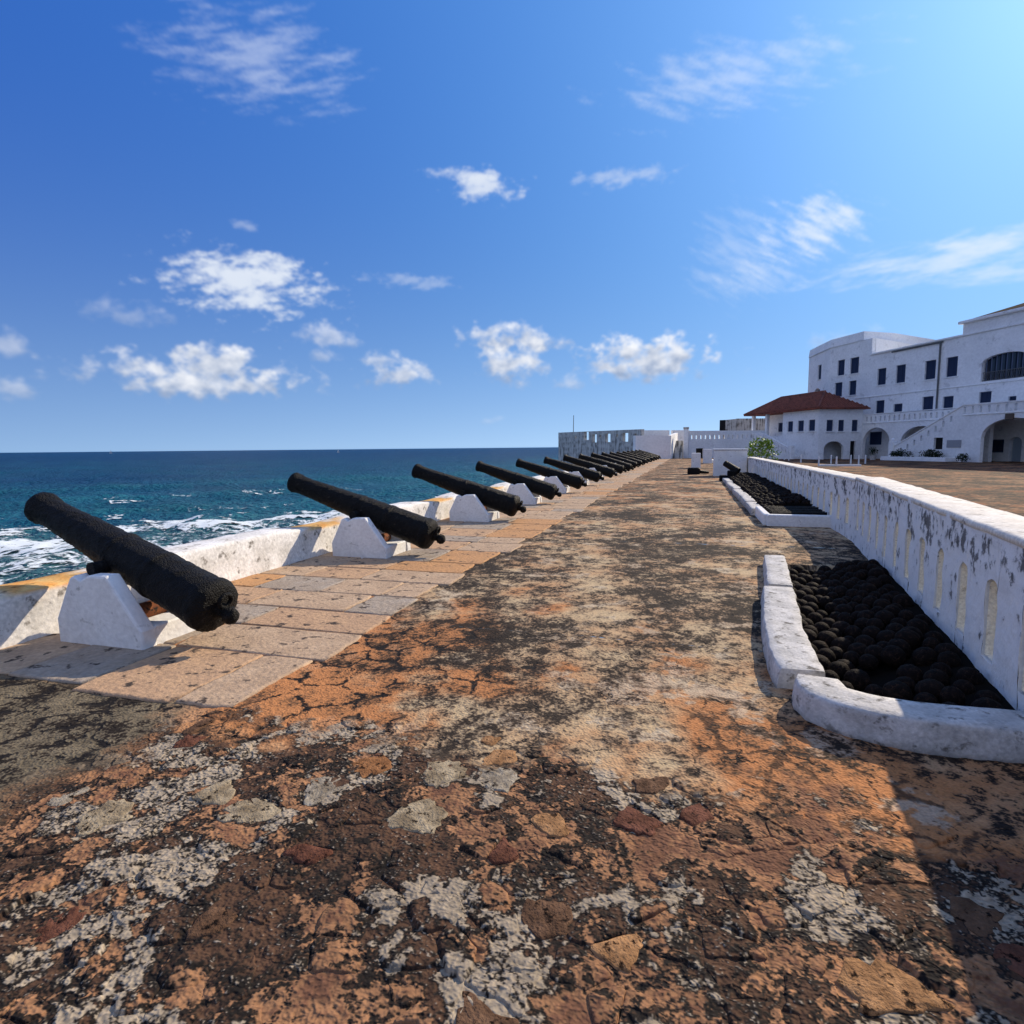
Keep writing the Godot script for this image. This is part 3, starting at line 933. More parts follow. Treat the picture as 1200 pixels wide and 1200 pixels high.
func sailboat(at: Vector3, s: float, turn: float, label: String) -> void:
	var t := thing("sailboat", at, label, "boat", "small sailing boats on the horizon", turn)
	var rings := []
	for e in [[-3.0, 0.15, 0.9], [-2.0, 0.8, 0.75], [0.0, 1.1, 0.7], [2.0, 1.0, 0.75], [2.8, 0.85, 0.8]]:
		rings.append(PackedVector3Array([Vector3(e[0], e[2], -e[1]) * s, Vector3(e[0], -0.3, -e[1] * 0.4) * s, Vector3(e[0], -0.3, e[1] * 0.4) * s, Vector3(e[0], e[2], e[1]) * s]))
	var st := st_new()
	loft(st, rings, true, -1)
	obj("hull", done(st), M.post, t)
	st = st_new()
	tube(st, Vector3(0, 0.5, 0) * s, Vector3(0, 9.0, 0) * s, 0.09 * s, 0.06 * s, 6)
	obj("mast", done(st), M.metal, t)
	for e in [["mainsail", 0.15, 3.0, 8.6], ["jib", -0.15, -2.6, 7.0]]:
		st = st_new()
		var a := Vector3(e[1], 1.3, 0) * s
		var b := Vector3(e[2], 1.2, 0.35) * s
		var c := Vector3(e[1], e[3], 0) * s
		var off := Vector3(0, 0, 0.03) * s
		tri(st, a, c, b); tri(st, a + off, b + off, c + off)
		quad(st, a, a + off, c + off, c); quad(st, b, c, c + off, b + off); quad(st, a, b, b + off, a + off)
		obj(e[0], done(st), M.post, t)

# ------------------------------------------------------------------ guns
func gun_spots() -> Array:
	var z := [-3.80, -8.13, -12.80, -17.03]
	while z.size() < 17: z.append(z[-1] - 4.42)
	return z

func barrel_mesh() -> ArrayMesh:
	# along local -x from the breech (x = +1.245) to the muzzle (x = -1.39)
	var prof := [[1.275, 0.0], [1.275, 0.10], [1.262, 0.17], [1.235, 0.222], [1.20, 0.245], [1.16, 0.252], [1.12, 0.250], [1.095, 0.240], [1.05, 0.238], [0.75, 0.230], [0.52, 0.224], [0.505, 0.232], [0.45, 0.232], [0.435, 0.222], [0.1, 0.210], [-0.02, 0.205], [-0.035, 0.210], [-0.08, 0.210], [-0.095, 0.200], [-0.5, 0.180], [-0.9, 0.159], [-1.10, 0.150], [-1.18, 0.150], [-1.26, 0.158], [-1.32, 0.172], [-1.355, 0.172], [-1.375, 0.164], [-1.39, 0.15], [-1.392, 0.088], [-1.38, 0.078], [-1.0, 0.076], [-1.0, 0.0]]
	var rings := []
	var seg := 44
	for i in prof.size() - 1:
		var a: Array = prof[i]
		var b: Array = prof[i + 1]
		var n := maxi(1, ceili(absf(a[0] - b[0]) / 0.035)) if a[0] > -1.39 and b[0] > -1.392 else 1
		for k in n + (1 if i == prof.size() - 2 else 0):
			var t := float(k) / n
			var x := lerpf(a[0], b[0], t)
			var rr := lerpf(a[1], b[1], t)
			var ring := PackedVector3Array()
			for q in seg:
				var w := TAU * q / seg
				var p := Vector3(x, cos(w) * rr, sin(w) * rr)
				var pit := 0.010 * fine_noise.get_noise_3d(p.x * 2.2, p.y * 2.2, p.z * 2.2) + 0.008 * mid_noise.get_noise_3d(p.x * 7.0, p.y * 7.0, p.z * 7.0)
				ring.append(p * Vector3(1, 1 + pit / maxf(rr, 0.05), 1 + pit / maxf(rr, 0.05)) + Vector3(pit * 0.6, 0, 0))
			rings.append(ring)
	var st := st_new()
	loft(st, rings, false, 0)
	return done(st)

func blob(st: SurfaceTool, at: Vector3, r: Vector3, lumps: float, seg := 14, seed_ := 0.0) -> void:
	var rings := []
	for j in seg / 2 + 1:
		var e := PI * j / (seg / 2)
		var ring := PackedVector3Array()
		for k in seg:
			var a := TAU * k / seg
			var d := Vector3(sin(e) * cos(a), cos(e), sin(e) * sin(a))
			ring.append(at + d * r * (1.0 + lumps * mid_noise.get_noise_3d(d.x * 9.0 + seed_, d.y * 9.0, d.z * 9.0)))
		rings.append(ring)
	loft(st, rings, false, 0)

func torus(st: SurfaceTool, at: Vector3, b: Basis, R: float, r: float, seg := 16, sub := 8) -> void:
	var rings := []
	for i in seg + 1:
		var a := TAU * i / seg
		var ring := PackedVector3Array()
		for k in sub:
			var w := TAU * k / sub
			ring.append(at + b * Vector3(cos(a) * (R + r * cos(w)), sin(a) * (R + r * cos(w)), r * sin(w)))
		rings.append(ring)
	loft(st, rings, false, 0)

func make_guns() -> void:
	var ordinal := ["nearest", "second", "third", "fourth", "fifth", "sixth", "seventh", "eighth", "ninth", "tenth", "eleventh", "twelfth", "thirteenth", "fourteenth", "fifteenth", "sixteenth", "farthest"]
	var barrel := barrel_mesh()
	var st := st_new()
	tube(st, Vector3(0, -0.07, 0.12), Vector3(0, -0.07, 0.335), 0.066, 0.062, 16)
	var trun_a := done(st)
	st = st_new()
	tube(st, Vector3(0, -0.07, -0.12), Vector3(0, -0.07, -0.335), 0.066, 0.062, 16)
	var trun_b := done(st)
	st = st_new()
	tube(st, Vector3(1.24, 0, 0), Vector3(1.36, 0, 0), 0.085, 0.05, 16)
	blob(st, Vector3(1.40, 0, 0), Vector3(0.078, 0.075, 0.075), 0.25, 18)
	var knob := done(st)
	st = st_new()
	torus(st, Vector3(1.315, 0.105, 0), Basis(Vector3.UP, PI / 2), 0.062, 0.021)
	var ring := done(st)
	# pedestal cheek outline in x, y (x from the middle of the pedestal, -4.93 in the world)
	var outline := PackedVector2Array([Vector2(-0.47, -0.03), Vector2(-0.48, 0.22), Vector2(-0.29, 0.60), Vector2(-0.245, 0.622), Vector2(-0.215, 0.608), Vector2(-0.17, 0.582), Vector2(-0.125, 0.608), Vector2(-0.08, 0.63), Vector2(0.13, 0.635), Vector2(0.455, 0.205), Vector2(0.485, 0.17), Vector2(0.495, -0.03)])
	var cheek := func(zf: float, zb: float) -> ArrayMesh:
		var s := st_new()
		var rings := []
		for lv in [[zf - 0.015, 0.985], [zf, 1.0], [zf - 0.002, 1.0]]: pass
		var c := Vector2(0.0, 0.27)
		for lv in [[zf, 0.022], [zf - 0.007, 0.007], [zf - 0.02, 0.0], [zb + 0.02, 0.0], [zb + 0.007, 0.007], [zb, 0.022]]:
			var r := PackedVector3Array()
			for k in outline.size():
				var a := outline[k]
				var b := outline[(k + 1) % outline.size()]
				var n := maxi(1, ceili(a.distance_to(b) / 0.12))
				for t in n:
					var v := a.lerp(b, float(t) / n)
					v -= (v - c).normalized() * lv[1]
					var nz := 0.007 * mid_noise.get_noise_3d(v.x * 6.0, v.y * 6.0, lv[0] * 6.0)
					r.append(Vector3(v.x + nz, v.y + nz, lv[0] + nz))
			rings.append(r)
		loft(s, rings, true, -1)
		return done(s)
	var near_cheek: ArrayMesh = cheek.call(0.0, -0.15)
	var far_cheek: ArrayMesh = cheek.call(-0.69, -0.84)
	st = st_new()
	box(st, Vector3(0.10, -0.03, -0.70), Vector3(0.475, 0.19, -0.14), 0.015)
	var front_block := done(st)
	st = st_new()
	box(st, Vector3(-0.46, -0.03, -0.70), Vector3(-0.20, 0.24, -0.14), 0.015)
	var rear_block := done(st)
	st = st_new()
	tube(st, Vector3(0.17, 0.255, -0.62), Vector3(0.17, 0.255, -0.22), 0.075, 0.075, 14)
	var roller := done(st)
	var spots := gun_spots()
	rng.seed = 5
	for i in spots.size():
		var z: float = spots[i]
		var base := thing("gun_pedestal", Vector3(-4.93 - (0.05 if i == 1 else 0.0), 0.0, z), "white plaster pedestal under the %s cannon of the seaward row" % ordinal[i], "pedestal", "white pedestals of the seaward cannons")
		obj("cheek", near_cheek, M.white, base)
		obj("cheek", far_cheek, M.white, base)
		obj("front_block", front_block, M.white, base)
		obj("rear_block", rear_block, M.white, base)
		tag(obj("support_roller", roller, M.rust, base), "rusty orange roller between the cheeks")
		var g := thing("cannon", Vector3(-5.10 + (0.07 if i == 0 else 0.0), 0.727, z - 0.42), "%s black iron cannon in the row pointing out over the sea" % ordinal[i], "cannon", "cannons of the seaward row")
		g.rotation = Vector3(0, deg_to_rad(rng.randf_range(-1.6, 1.6) if i > 0 else -6.8), deg_to_rad(-18.55 + (rng.randf_range(-0.9, 0.9) if i > 3 else 0.0)))
		g.scale = Vector3.ONE * (rng.randf_range(0.97, 1.03) if i > 1 else (0.965 if i == 0 else 1.0))
		obj("barrel", barrel, M.iron, g).rotation.x = rng.randf() * TAU
		obj("trunnion", trun_a, M.iron, g)
		obj("trunnion", trun_b, M.iron, g)
		obj("cascabel_knob", knob, M.iron, g)
		obj("breeching_ring", ring, M.iron, g)

func make_parapet() -> void:
	var spots := gun_spots()
	var st := st_new()
	var rings := []
	var cols := []
	var z := 4.0
	var zs := []
	while z > -79.0:
		zs.append(z)
		z -= 0.11 if z > -22.0 else 0.3
	for zz in zs:
		var dip := 0.0
		for s in spots:
			var d: float = (zz - (s - 0.42)) / 0.9
			dip = maxf(dip, exp(-d * d * d * d))
		var ztop: float = 0.52 - 0.06 * dip + 0.012 * mid_noise.get_noise_1d(zz * 2.0)
		var w: float = 0.010 * mid_noise.get_noise_1d(zz * 1.4 + 40.0)
		var r := PackedVector3Array()
		var xi := -5.70 + w
		for p in [[xi + 0.02, -0.02], [xi + 0.015, 0.12], [xi, 0.28], [xi - 0.005, ztop - 0.05], [xi - 0.02, ztop - 0.012], [xi - 0.05, ztop], [xi - 0.2, ztop + 0.006], [xi - 0.36, ztop + 0.004], [xi - 0.50, ztop - 0.002], [xi - 0.55, ztop - 0.03], [xi - 0.57, 0.2], [xi - 0.6, -0.5]]:
			var q := Vector3(p[0], p[1], zz)
			var nz := 0.008 * mid_noise.get_noise_3d(q.x * 5.0, q.y * 5.0, q.z * 5.0)
			r.append(q + Vector3(nz, nz, 0))
		rings.append(r)
	# rust washed from the guns stains the coping: colour of the matter itself, in blotches
	var stain := func(p: Vector3) -> Color:
		var k := 0.0
		for s in spots:
			var d := absf(p.z - (s - 0.40))
			if d < 1.3: k = maxf(k, 1.0 - d / 1.3)
		k = ss(0.46, 0.72, k + 0.45 * mid_noise.get_noise_3d(p.x * 5.0, p.y * 5.0, p.z * 2.0)) * ss(0.40, 0.46, p.y)
		var tone := 0.5 + 0.9 * fine_noise.get_noise_3d(p.x * 2.0, 3.0, p.z * 2.0)
		return Color.WHITE.lerp(Color(0.95, 0.42, 0.10).lerp(Color(0.95, 0.72, 0.32), clampf(tone, 0, 1)), k)
	st.set_smooth_group(0)
	for i in rings.size() - 1:
		var a: PackedVector3Array = rings[i]
		var b: PackedVector3Array = rings[i + 1]
		for k in a.size() - 1:
			for v in [a[k], b[k], b[k + 1], a[k], b[k + 1], a[k + 1]]:
				st.set_color(stain.call(v))
				st.add_vertex(v)
	var m: StandardMaterial3D = M.dirty.duplicate()
	m.vertex_color_use_as_albedo = true
	var t := thing("sea_parapet", Vector3.ZERO, "low white parapet with rust-stained coping along the seaward edge", "parapet")
	obj("coping", done(st), m, t)
	st = st_new()
	box(st, Vector3(-6.28, -9.0, -79.0), Vector3(-5.95, -0.45, 4.0))
	box(st, Vector3(-6.9, -9.0, -79.0), Vector3(-6.28, -5.0, 4.0))
	obj("sea_wall", done(st), M.grimy, t)

# ------------------------------------------------------------------ slotted wall, shot beds, things at the end of the terrace
func make_slotted_wall() -> void:
	var t := thing("slotted_wall", Vector3(2.0, 0, -5.0), "long white wall with narrow upright slots and black mould between terrace and courtyard", "wall")
	# near length: from behind the camera to the bend
	var dirn := Vector3(0.1118, 0, -0.9937)
	var bend := Vector3(1.87, 0, -4.18) + dirn * 7.5
	var start := Vector3(1.87, 0, -4.18) - dirn * 7.2
	var make := func(from: Vector3, to: Vector3, first: float, gap: float, hgt0: float, hgt1: float, n_: int, step: float, rows: float, lo: float, hi: float) -> ArrayMesh:
		var u := (to - from).normalized()
		var L := from.distance_to(to)
		# x along the wall away from the camera; z points to the terrace, so the frame is mirrored in x
		var xf := Transform3D(Basis(u, Vector3.UP, Vector3(u.z, 0, -u.x)), from - t.position)
		var ops := []
		for k in n_:
			var c := first + k * gap
			if c + 0.15 > L: break
			ops.append({x0 = c - 0.108, x1 = c + 0.108, y0 = lo, y1 = hi - 0.075, rise = 0.075})
		var st := st_new()
		wall(st, 0.0, L, -0.3, [Vector2(0, hgt0), Vector2(L, hgt1)], 0.42, ops, xf, step, rows, 0.02)
		# added sleeve in each slot: its pale cream paints in the light there
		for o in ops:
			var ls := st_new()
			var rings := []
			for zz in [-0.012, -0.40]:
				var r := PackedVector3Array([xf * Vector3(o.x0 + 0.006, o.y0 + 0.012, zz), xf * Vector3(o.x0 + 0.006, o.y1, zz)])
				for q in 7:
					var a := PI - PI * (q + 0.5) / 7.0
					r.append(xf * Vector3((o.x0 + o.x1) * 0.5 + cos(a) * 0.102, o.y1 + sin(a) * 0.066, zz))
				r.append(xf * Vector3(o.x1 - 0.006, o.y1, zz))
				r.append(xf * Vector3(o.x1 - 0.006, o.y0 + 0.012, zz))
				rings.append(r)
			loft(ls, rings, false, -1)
			obj("slot_light_sleeve", done(ls), M.lime, t)
		return done(st)
	var near_m := M.mould as Material
	obj("wall_length", make.call(start, bend, 0.4, 0.66, 1.13, 1.12, 30, 0.09, 0.10, 0.25, 0.80), near_m, t)
	var far_a := bend + Vector3(0.004, 0, 0)
	obj("wall_length", make.call(far_a, Vector3(2.93, 0, -36.9), 0.55, 0.70, 1.09, 1.03, 60, 0.16, 0.2, 0.25, 0.74), near_m, t)
	# coping: one slab on each length, a little proud
	for e in [[start, bend, 1.13, 1.12], [far_a, Vector3(2.93, 0, -36.9), 1.09, 1.03]]:
		var u: Vector3 = (e[1] - e[0]).normalized()
		var n := Vector3(u.z, 0, -u.x)
		var rings := []
		var L: float = e[0].distance_to(e[1])
		var steps := int(L / 0.25)
		for k in steps + 1:
			var c: Vector3 = e[0] + u * (L * k / steps) - t.position
			var y: float = lerpf(e[2], e[3], float(k) / steps) + 0.010 * mid_noise.get_noise_1d(c.z * 2.0)
			var r := PackedVector3Array()
			for p in [[0.004, -0.04], [0.005, -0.006], [-0.003, 0.010], [-0.02, 0.017], [-0.21, 0.020], [-0.40, 0.017], [-0.417, 0.010], [-0.425, -0.006], [-0.424, -0.04]]:
				var w := 0.007 * mid_noise.get_noise_3d(c.x * 3.0 + p[0] * 8.0, p[1] * 8.0, c.z * 3.0)
				r.append(c + n * (p[0] + w) + Vector3(0, y + p[1] + w * 0.5, 0))
			rings.append(r)
		var st := st_new()
		loft(st, rings, true, 0)
		obj("coping", done(st), M.coping, t)

func mould_material() -> void:
	# whitewash with black mould; patches cluster in the upper part of the wall as in the photograph
	var w := 2048
	var h := 512
	var a := field(noise(131, 9.0 / h, 6, FastNoiseLite.TYPE_SIMPLEX_SMOOTH, 0.6), w, h)
	var b := field(noise(132, 3.0 / h, 4), w, h)
	var f := field(noise(133, 60.0 / h, 3, FastNoiseLite.TYPE_SIMPLEX_SMOOTH, 0.7), w, h)
	# streaks: noise squeezed along x
	var sn := noise(134, 14.0 / h, 5, FastNoiseLite.TYPE_SIMPLEX_SMOOTH, 0.6)
	var im := sn.get_image(w, 64, false, false, true)
	im.resize(w, h, Image.INTERPOLATE_BILINEAR)
	im.convert(Image.FORMAT_L8)
	var s := im.get_data()
	var out := in_bands(h, func(first: int, end: int) -> PackedByteArray:
		var o := PackedByteArray()
		o.resize((end - first) * w * 3)
		var at := 0
		for j in range(first, end):
			var y := 1.28 - 1.5 * (j + 0.5) / h          # height on the wall
			var band := ss(0.50, 0.95, y) * (1.0 - ss(1.02, 1.14, y) * 0.6)
			for i in w:
				var q := j * w + i
				var A := a[q] / 255.0
				var B := b[q] / 255.0
				var F := f[q] / 255.0
				var e := A * 0.74 + s[q] / 255.0 * 0.26 + (F - 0.5) * 0.22 + (B - 0.5) * 0.62
				var thr := 0.79 - 0.215 * band
				var d := ss(thr - 0.05, thr + 0.16, e) * 0.92
				var gr := ss(0.45, 0.70, A * 0.5 + B * 0.5) * 0.22
				var k := 0.94 + 0.14 * F
				o[at] = int(255.0 * sqrt(minf(lerpf(lerpf(0.80, 0.55, gr) * k, 0.055, d), 1.0)))
				o[at + 1] = int(255.0 * sqrt(minf(lerpf(lerpf(0.79, 0.54, gr) * k, 0.052, d), 1.0)))
				o[at + 2] = int(255.0 * sqrt(minf(lerpf(lerpf(0.77, 0.53, gr) * k, 0.052, d), 1.0)))
				at += 3
		return o)
	var m := plain(Color.WHITE, 0.9, 0.25)
	m.albedo_texture = tex(Image.create_from_data(w, h, false, Image.FORMAT_RGB8, out))
	m.heightmap_enabled = true
	m.heightmap_texture = gray_image(w, h, a)
	m.heightmap_scale = 1.0
	m.uv1_triplanar = true
	m.uv1_world_triplanar = true
	# 6 m of wall for each repeat along z, 1.5 m in height
	m.uv1_scale = Vector3(1.0 / 6.0, 1.0 / 1.5, 1.0 / 6.0)
	m.uv1_offset = Vector3(0.0, 1.0 - 1.28 / 1.5, 0.0)
	M.mould = m

# a low kerb block: points along its middle line, width, height; rounded and uneven
func kerb(called: String, path: Array, width: float, high: float, parent: Node, mat: Material, at: Vector3) -> void:
	var rings := []
	var pts := []
	for i in path.size() - 1:
		var n := maxi(1, ceili(path[i].distance_to(path[i + 1]) / 0.12))
		for k in n: pts.append(path[i].lerp(path[i + 1], float(k) / n))
	pts.append(path[-1])
	for pass_ in 2:
		for i in range(1, pts.size() - 1): pts[i] = (pts[i - 1] + pts[i] * 2.0 + pts[i + 1]) / 4.0
	for i in pts.size():
		var d: Vector2 = ((pts[mini(i + 1, pts.size() - 1)] - pts[maxi(i - 1, 0)]) as Vector2).normalized()
		var n := Vector2(d.y, -d.x)
		var r := PackedVector3Array()
		var hh := width * 0.5
		var shrink := 0.93 if i == 0 or i == pts.size() - 1 else 1.0
		for p in [[-1.2, -0.05], [-1.17, 0.2], [-1.09, 0.8], [-1.06, 0.92], [-0.98, 0.99], [-0.5, 1.0], [0.5, 1.0], [0.98, 0.99], [1.05, 0.92], [1.08, 0.8], [1.12, -0.9]]:
			var c: Vector2 = pts[i] + n * hh * p[0] * shrink
			var v := Vector3(c.x, high * p[1] * shrink, c.y)
			var w := 0.014 * mid_noise.get_noise_3d(v.x * 4.0, v.y * 4.0, v.z * 4.0) + 0.007 * fine_noise.get_noise_3d(v.x * 3.0, v.y * 3.0, v.z * 3.0)
			r.append(v + Vector3(w, w * 0.7, w) - at)
		rings.append(r)
	var st := st_new()
	loft(st, rings, true, 0)
	obj(called, done(st), mat, parent)

func shot_mesh(k: int) -> ArrayMesh:
	var st := st_new()
	blob(st, Vector3.ZERO, Vector3.ONE * 0.086, 0.07, 18, k * 5.0)
	return done(st)

func make_beds() -> void:
	rng.seed = 42
	var at := Vector3(1.2, 0, -6.5)
	var bed := thing("shot_bed", at, "white rounded kerb of the near cannonball bed against the slotted wall", "kerb")
	kerb("kerb_block", [Vector2(1.14, -9.15), Vector2(1.02, -7.75), Vector2(0.97, -7.2)], 0.25, 0.145, bed, M.kerb, at)
	kerb("kerb_block", [Vector2(0.93, -7.05), Vector2(0.87, -6.4), Vector2(0.78, -5.5), Vector2(0.75, -4.75), Vector2(0.76, -4.42)], 0.29, 0.155, bed, M.kerb, at)
	kerb("kerb_block", [Vector2(0.83, -4.26), Vector2(0.80, -3.98), Vector2(0.98, -3.86), Vector2(1.3, -3.81), Vector2(1.62, -3.82), Vector2(2.02, -3.85)], 0.27, 0.18, bed, M.kerb, at)
	var st := st_new()
	var poly := PackedVector2Array([Vector2(0.85, -3.9), Vector2(1.9, -3.9), Vector2(2.5, -9.3), Vector2(1.15, -9.2), Vector2(0.9, -6.6)])
	for i in range(1, poly.size() - 1):
		for v in [poly[0], poly[i], poly[i + 1]]: st.add_vertex(Vector3(v.x, -0.12, v.y) - at)
	obj("soil", done(st), M.soil, bed)
	st = st_new()
	var hr := []
	for e in [-9.1, -3.9]:
		var wx := wall_x(e)
		hr.append(PackedVector3Array([Vector3(wx - 0.72, -0.14, e) - at, Vector3(wx - 0.35, 0.02, e) - at, Vector3(wx - 0.12, 0.115, e) - at, Vector3(wx + 0.04, 0.13, e) - at, Vector3(wx + 0.04, -0.14, e) - at]))
	loft(st, hr, true, -1)
	obj("earth_core", done(st), M.soil, bed)
	var kinds := [shot_mesh(0), shot_mesh(1), shot_mesh(2), shot_mesh(3)]
	var put := func(x: float, y: float, z: float, label: String, group: String) -> void:
		var o := obj("cannonball", kinds[rng.randi() % 4], M.shot)
		o.position = Vector3(x, y, z)
		o.rotation = Vector3(rng.randf() * TAU, rng.randf() * TAU, rng.randf() * TAU)
		o.scale = Vector3(1, rng.randf_range(0.92, 1.0), 1) * rng.randf_range(0.72, 1.10)
		tag(o, label, "cannonball", group)
	# near bed: a loose layer, and some on top of it
	var j := 0
	var z := -4.08
	while z > -9.0:
		var x := (0.96 if z > -6.0 else 0.96 + (-6.0 - z) * 0.085) + 0.04 + (0.085 if j % 2 else 0.0)
		while x < wall_x(z) - 0.07:
			if rng.randf() < 0.97:
				put.call(x + rng.randf_range(-0.025, 0.025), -0.05 + 0.17 * ss(wall_x(z) - 0.85, wall_x(z) - 0.15, x) + rng.randf_range(-0.025, 0.025), z + rng.randf_range(-0.025, 0.025), "rusty black cannonball lying in the near bed behind the rounded kerb", "cannonballs of the near bed")
			x += 0.176
		z -= 0.170
		j += 1
	# far bed
	at = Vector3(2.1, 0, -20)
	var far := thing("shot_bed", at, "white kerb of the far cannonball bed with a low box-shaped near end", "kerb")
	st = st_new()
	var pts := [[Vector3(1.53, -0.02, -13.74), Vector3(2.84, 0.24, -13.56)], [Vector3(1.47, -0.02, -15.5), Vector3(1.62, 0.235, -13.735)]]
	for e in pts:
		st = st_new()
		box(st, Vector3(minf(e[0].x, e[1].x), e[0].y, minf(e[0].z, e[1].z)) - at, Vector3(maxf(e[0].x, e[1].x), e[1].y, maxf(e[0].z, e[1].z)) - at, 0.02)
		obj("kerb_block", done(st), M.white, far)
	var zz := -15.6
	while zz > -31.0:
		var ln := rng.randf_range(1.2, 2.2)
		kerb("kerb_block", [Vector2(1.53, zz), Vector2(1.53 + rng.randf_range(-0.05, 0.03), zz - ln + 0.06)], 0.26, rng.randf_range(0.15, 0.2), far, M.kerb, at)
		zz -= ln
	st = st_new()
	box(st, Vector3(1.6, -0.02, -31.5) - at, Vector3(2.84, 0.06, -13.75) - at)
	obj("soil", done(st), M.soil, far)
	# bars laid in the box at the near end
	for k in 7:
		st = st_new()
		var zb := -13.95 - k * 0.22
		tube(st, Vector3(0.0, 0, 0), Vector3(1.12, 0.02, rng.randf_range(-0.06, 0.06)), 0.035, 0.035, 8)
		var o := obj("iron_bar", done(st), M.iron)
		o.position = Vector3(1.66, 0.225, zb)
		tag(o, ["nearest", "second", "third", "fourth", "fifth", "sixth", "farthest"][k] + " dark iron bar lying across the box end of the far bed", "bar", "iron bars in the far bed")
	var left := 100
	z = -15.8
	j = 0
	var rest := []
	while z > -31.0:
		var x := 1.72 + (0.085 if j % 2 else 0.0)
		while x < 2.78:
			var y := 0.15 + 0.16 * ss(1.7, 2.3, x) + rng.randf_range(-0.03, 0.03)
			if rng.randf() < 0.9:
				if left > 0:
					put.call(x + rng.randf_range(-0.03, 0.03), y, z, "black cannonball heaped in the far bed beyond the iron bars", "cannonballs of the far bed")
					left -= 1
				else: rest.append(Vector3(x + rng.randf_range(-0.03, 0.03), y, z))
			x += 0.18
		z -= 0.172
		j += 1
	var mm := MultiMesh.new()
	mm.transform_format = MultiMesh.TRANSFORM_3D
	mm.mesh = kinds[0]
	mm.instance_count = rest.size()
	for k in rest.size():
		mm.set_instance_transform(k, Transform3D(Basis.from_euler(Vector3(rng.randf() * TAU, rng.randf() * TAU, 0)) * rng.randf_range(0.85, 1.15), rest[k]))
	var mi := MultiMeshInstance3D.new()
	mi.multimesh = mm
	mi.material_override = M.shot
	mi.name = "cannonball_heap"
	add_child(mi)
	tag(mi, "far heap of small black cannonballs running along the slotted wall", "cannonballs", "", "stuff")
	st = st_new()
	var under := [Vector3(1.66, 0.05, 0), Vector3(1.8, 0.12, 0), Vector3(2.3, 0.28, 0), Vector3(2.82, 0.28, 0), Vector3(2.84, 0.05, 0)]
	var r0 := PackedVector3Array()
	var r1 := PackedVector3Array()
	for v in under:
		r0.append(v + Vector3(0, 0, -15.7) - at)
		r1.append(v + Vector3(0, 0, -31.2) - at)
	loft(st, [r0, r1], true, -1)
	obj("earth_core", done(st), M.soil, far)

func block(called: String, lo: Vector3, hi: Vector3, mat: Material, label: String, category: String, cap := 0.0) -> Node3D:
	var at := Vector3((lo.x + hi.x) * 0.5, lo.y, (lo.z + hi.z) * 0.5)
	var t := thing(called, at, label, category)
	var st := st_new()
	box(st, lo - at, hi - at, 0.02)
	obj("body", done(st), mat, t)
	if cap > 0.0:
		st = st_new()
		box(st, Vector3(lo.x - cap, hi.y + 0.003, lo.z - cap) - at, Vector3(hi.x + cap, hi.y + 0.09, hi.z + cap) - at, 0.02)
		obj("cap", done(st), M.white, t)
	return t

func leaves(st: SurfaceTool, at: Vector3, r: Vector3, count: int, size: float, tint := true) -> void:
	st.set_smooth_group(-1)
	for k in count:
		var d := Vector3(rng.randfn(), rng.randfn(), rng.randfn()).normalized() * pow(rng.randf(), 0.45)
		d *= 0.85 + 0.35 * mid_noise.get_noise_3d(d.x * 3.0 + at.x, d.y * 3.0, d.z * 3.0 + at.z)
		var p := at + d * r
		var b := Basis.from_euler(Vector3(rng.randf_range(-1.2, 0.6), rng.randf() * TAU, rng.randf_range(-0.5, 0.5)))
		var s := size * rng.randf_range(0.6, 1.25)
		if tint:
			var g := rng.randf_range(0.6, 1.5)
			st.set_color(Color(g, g, g * rng.randf_range(0.6, 1.2)))
		var tip := p + b * Vector3(0, s * 0.2, s * 1.2)
		var l := p + b * Vector3(-s * 0.42, 0.06 * s, s * 0.5)
		var rr := p + b * Vector3(s * 0.42, 0.06 * s, s * 0.5)
		tri(st, p, l, tip)
		tri(st, p, tip, rr)

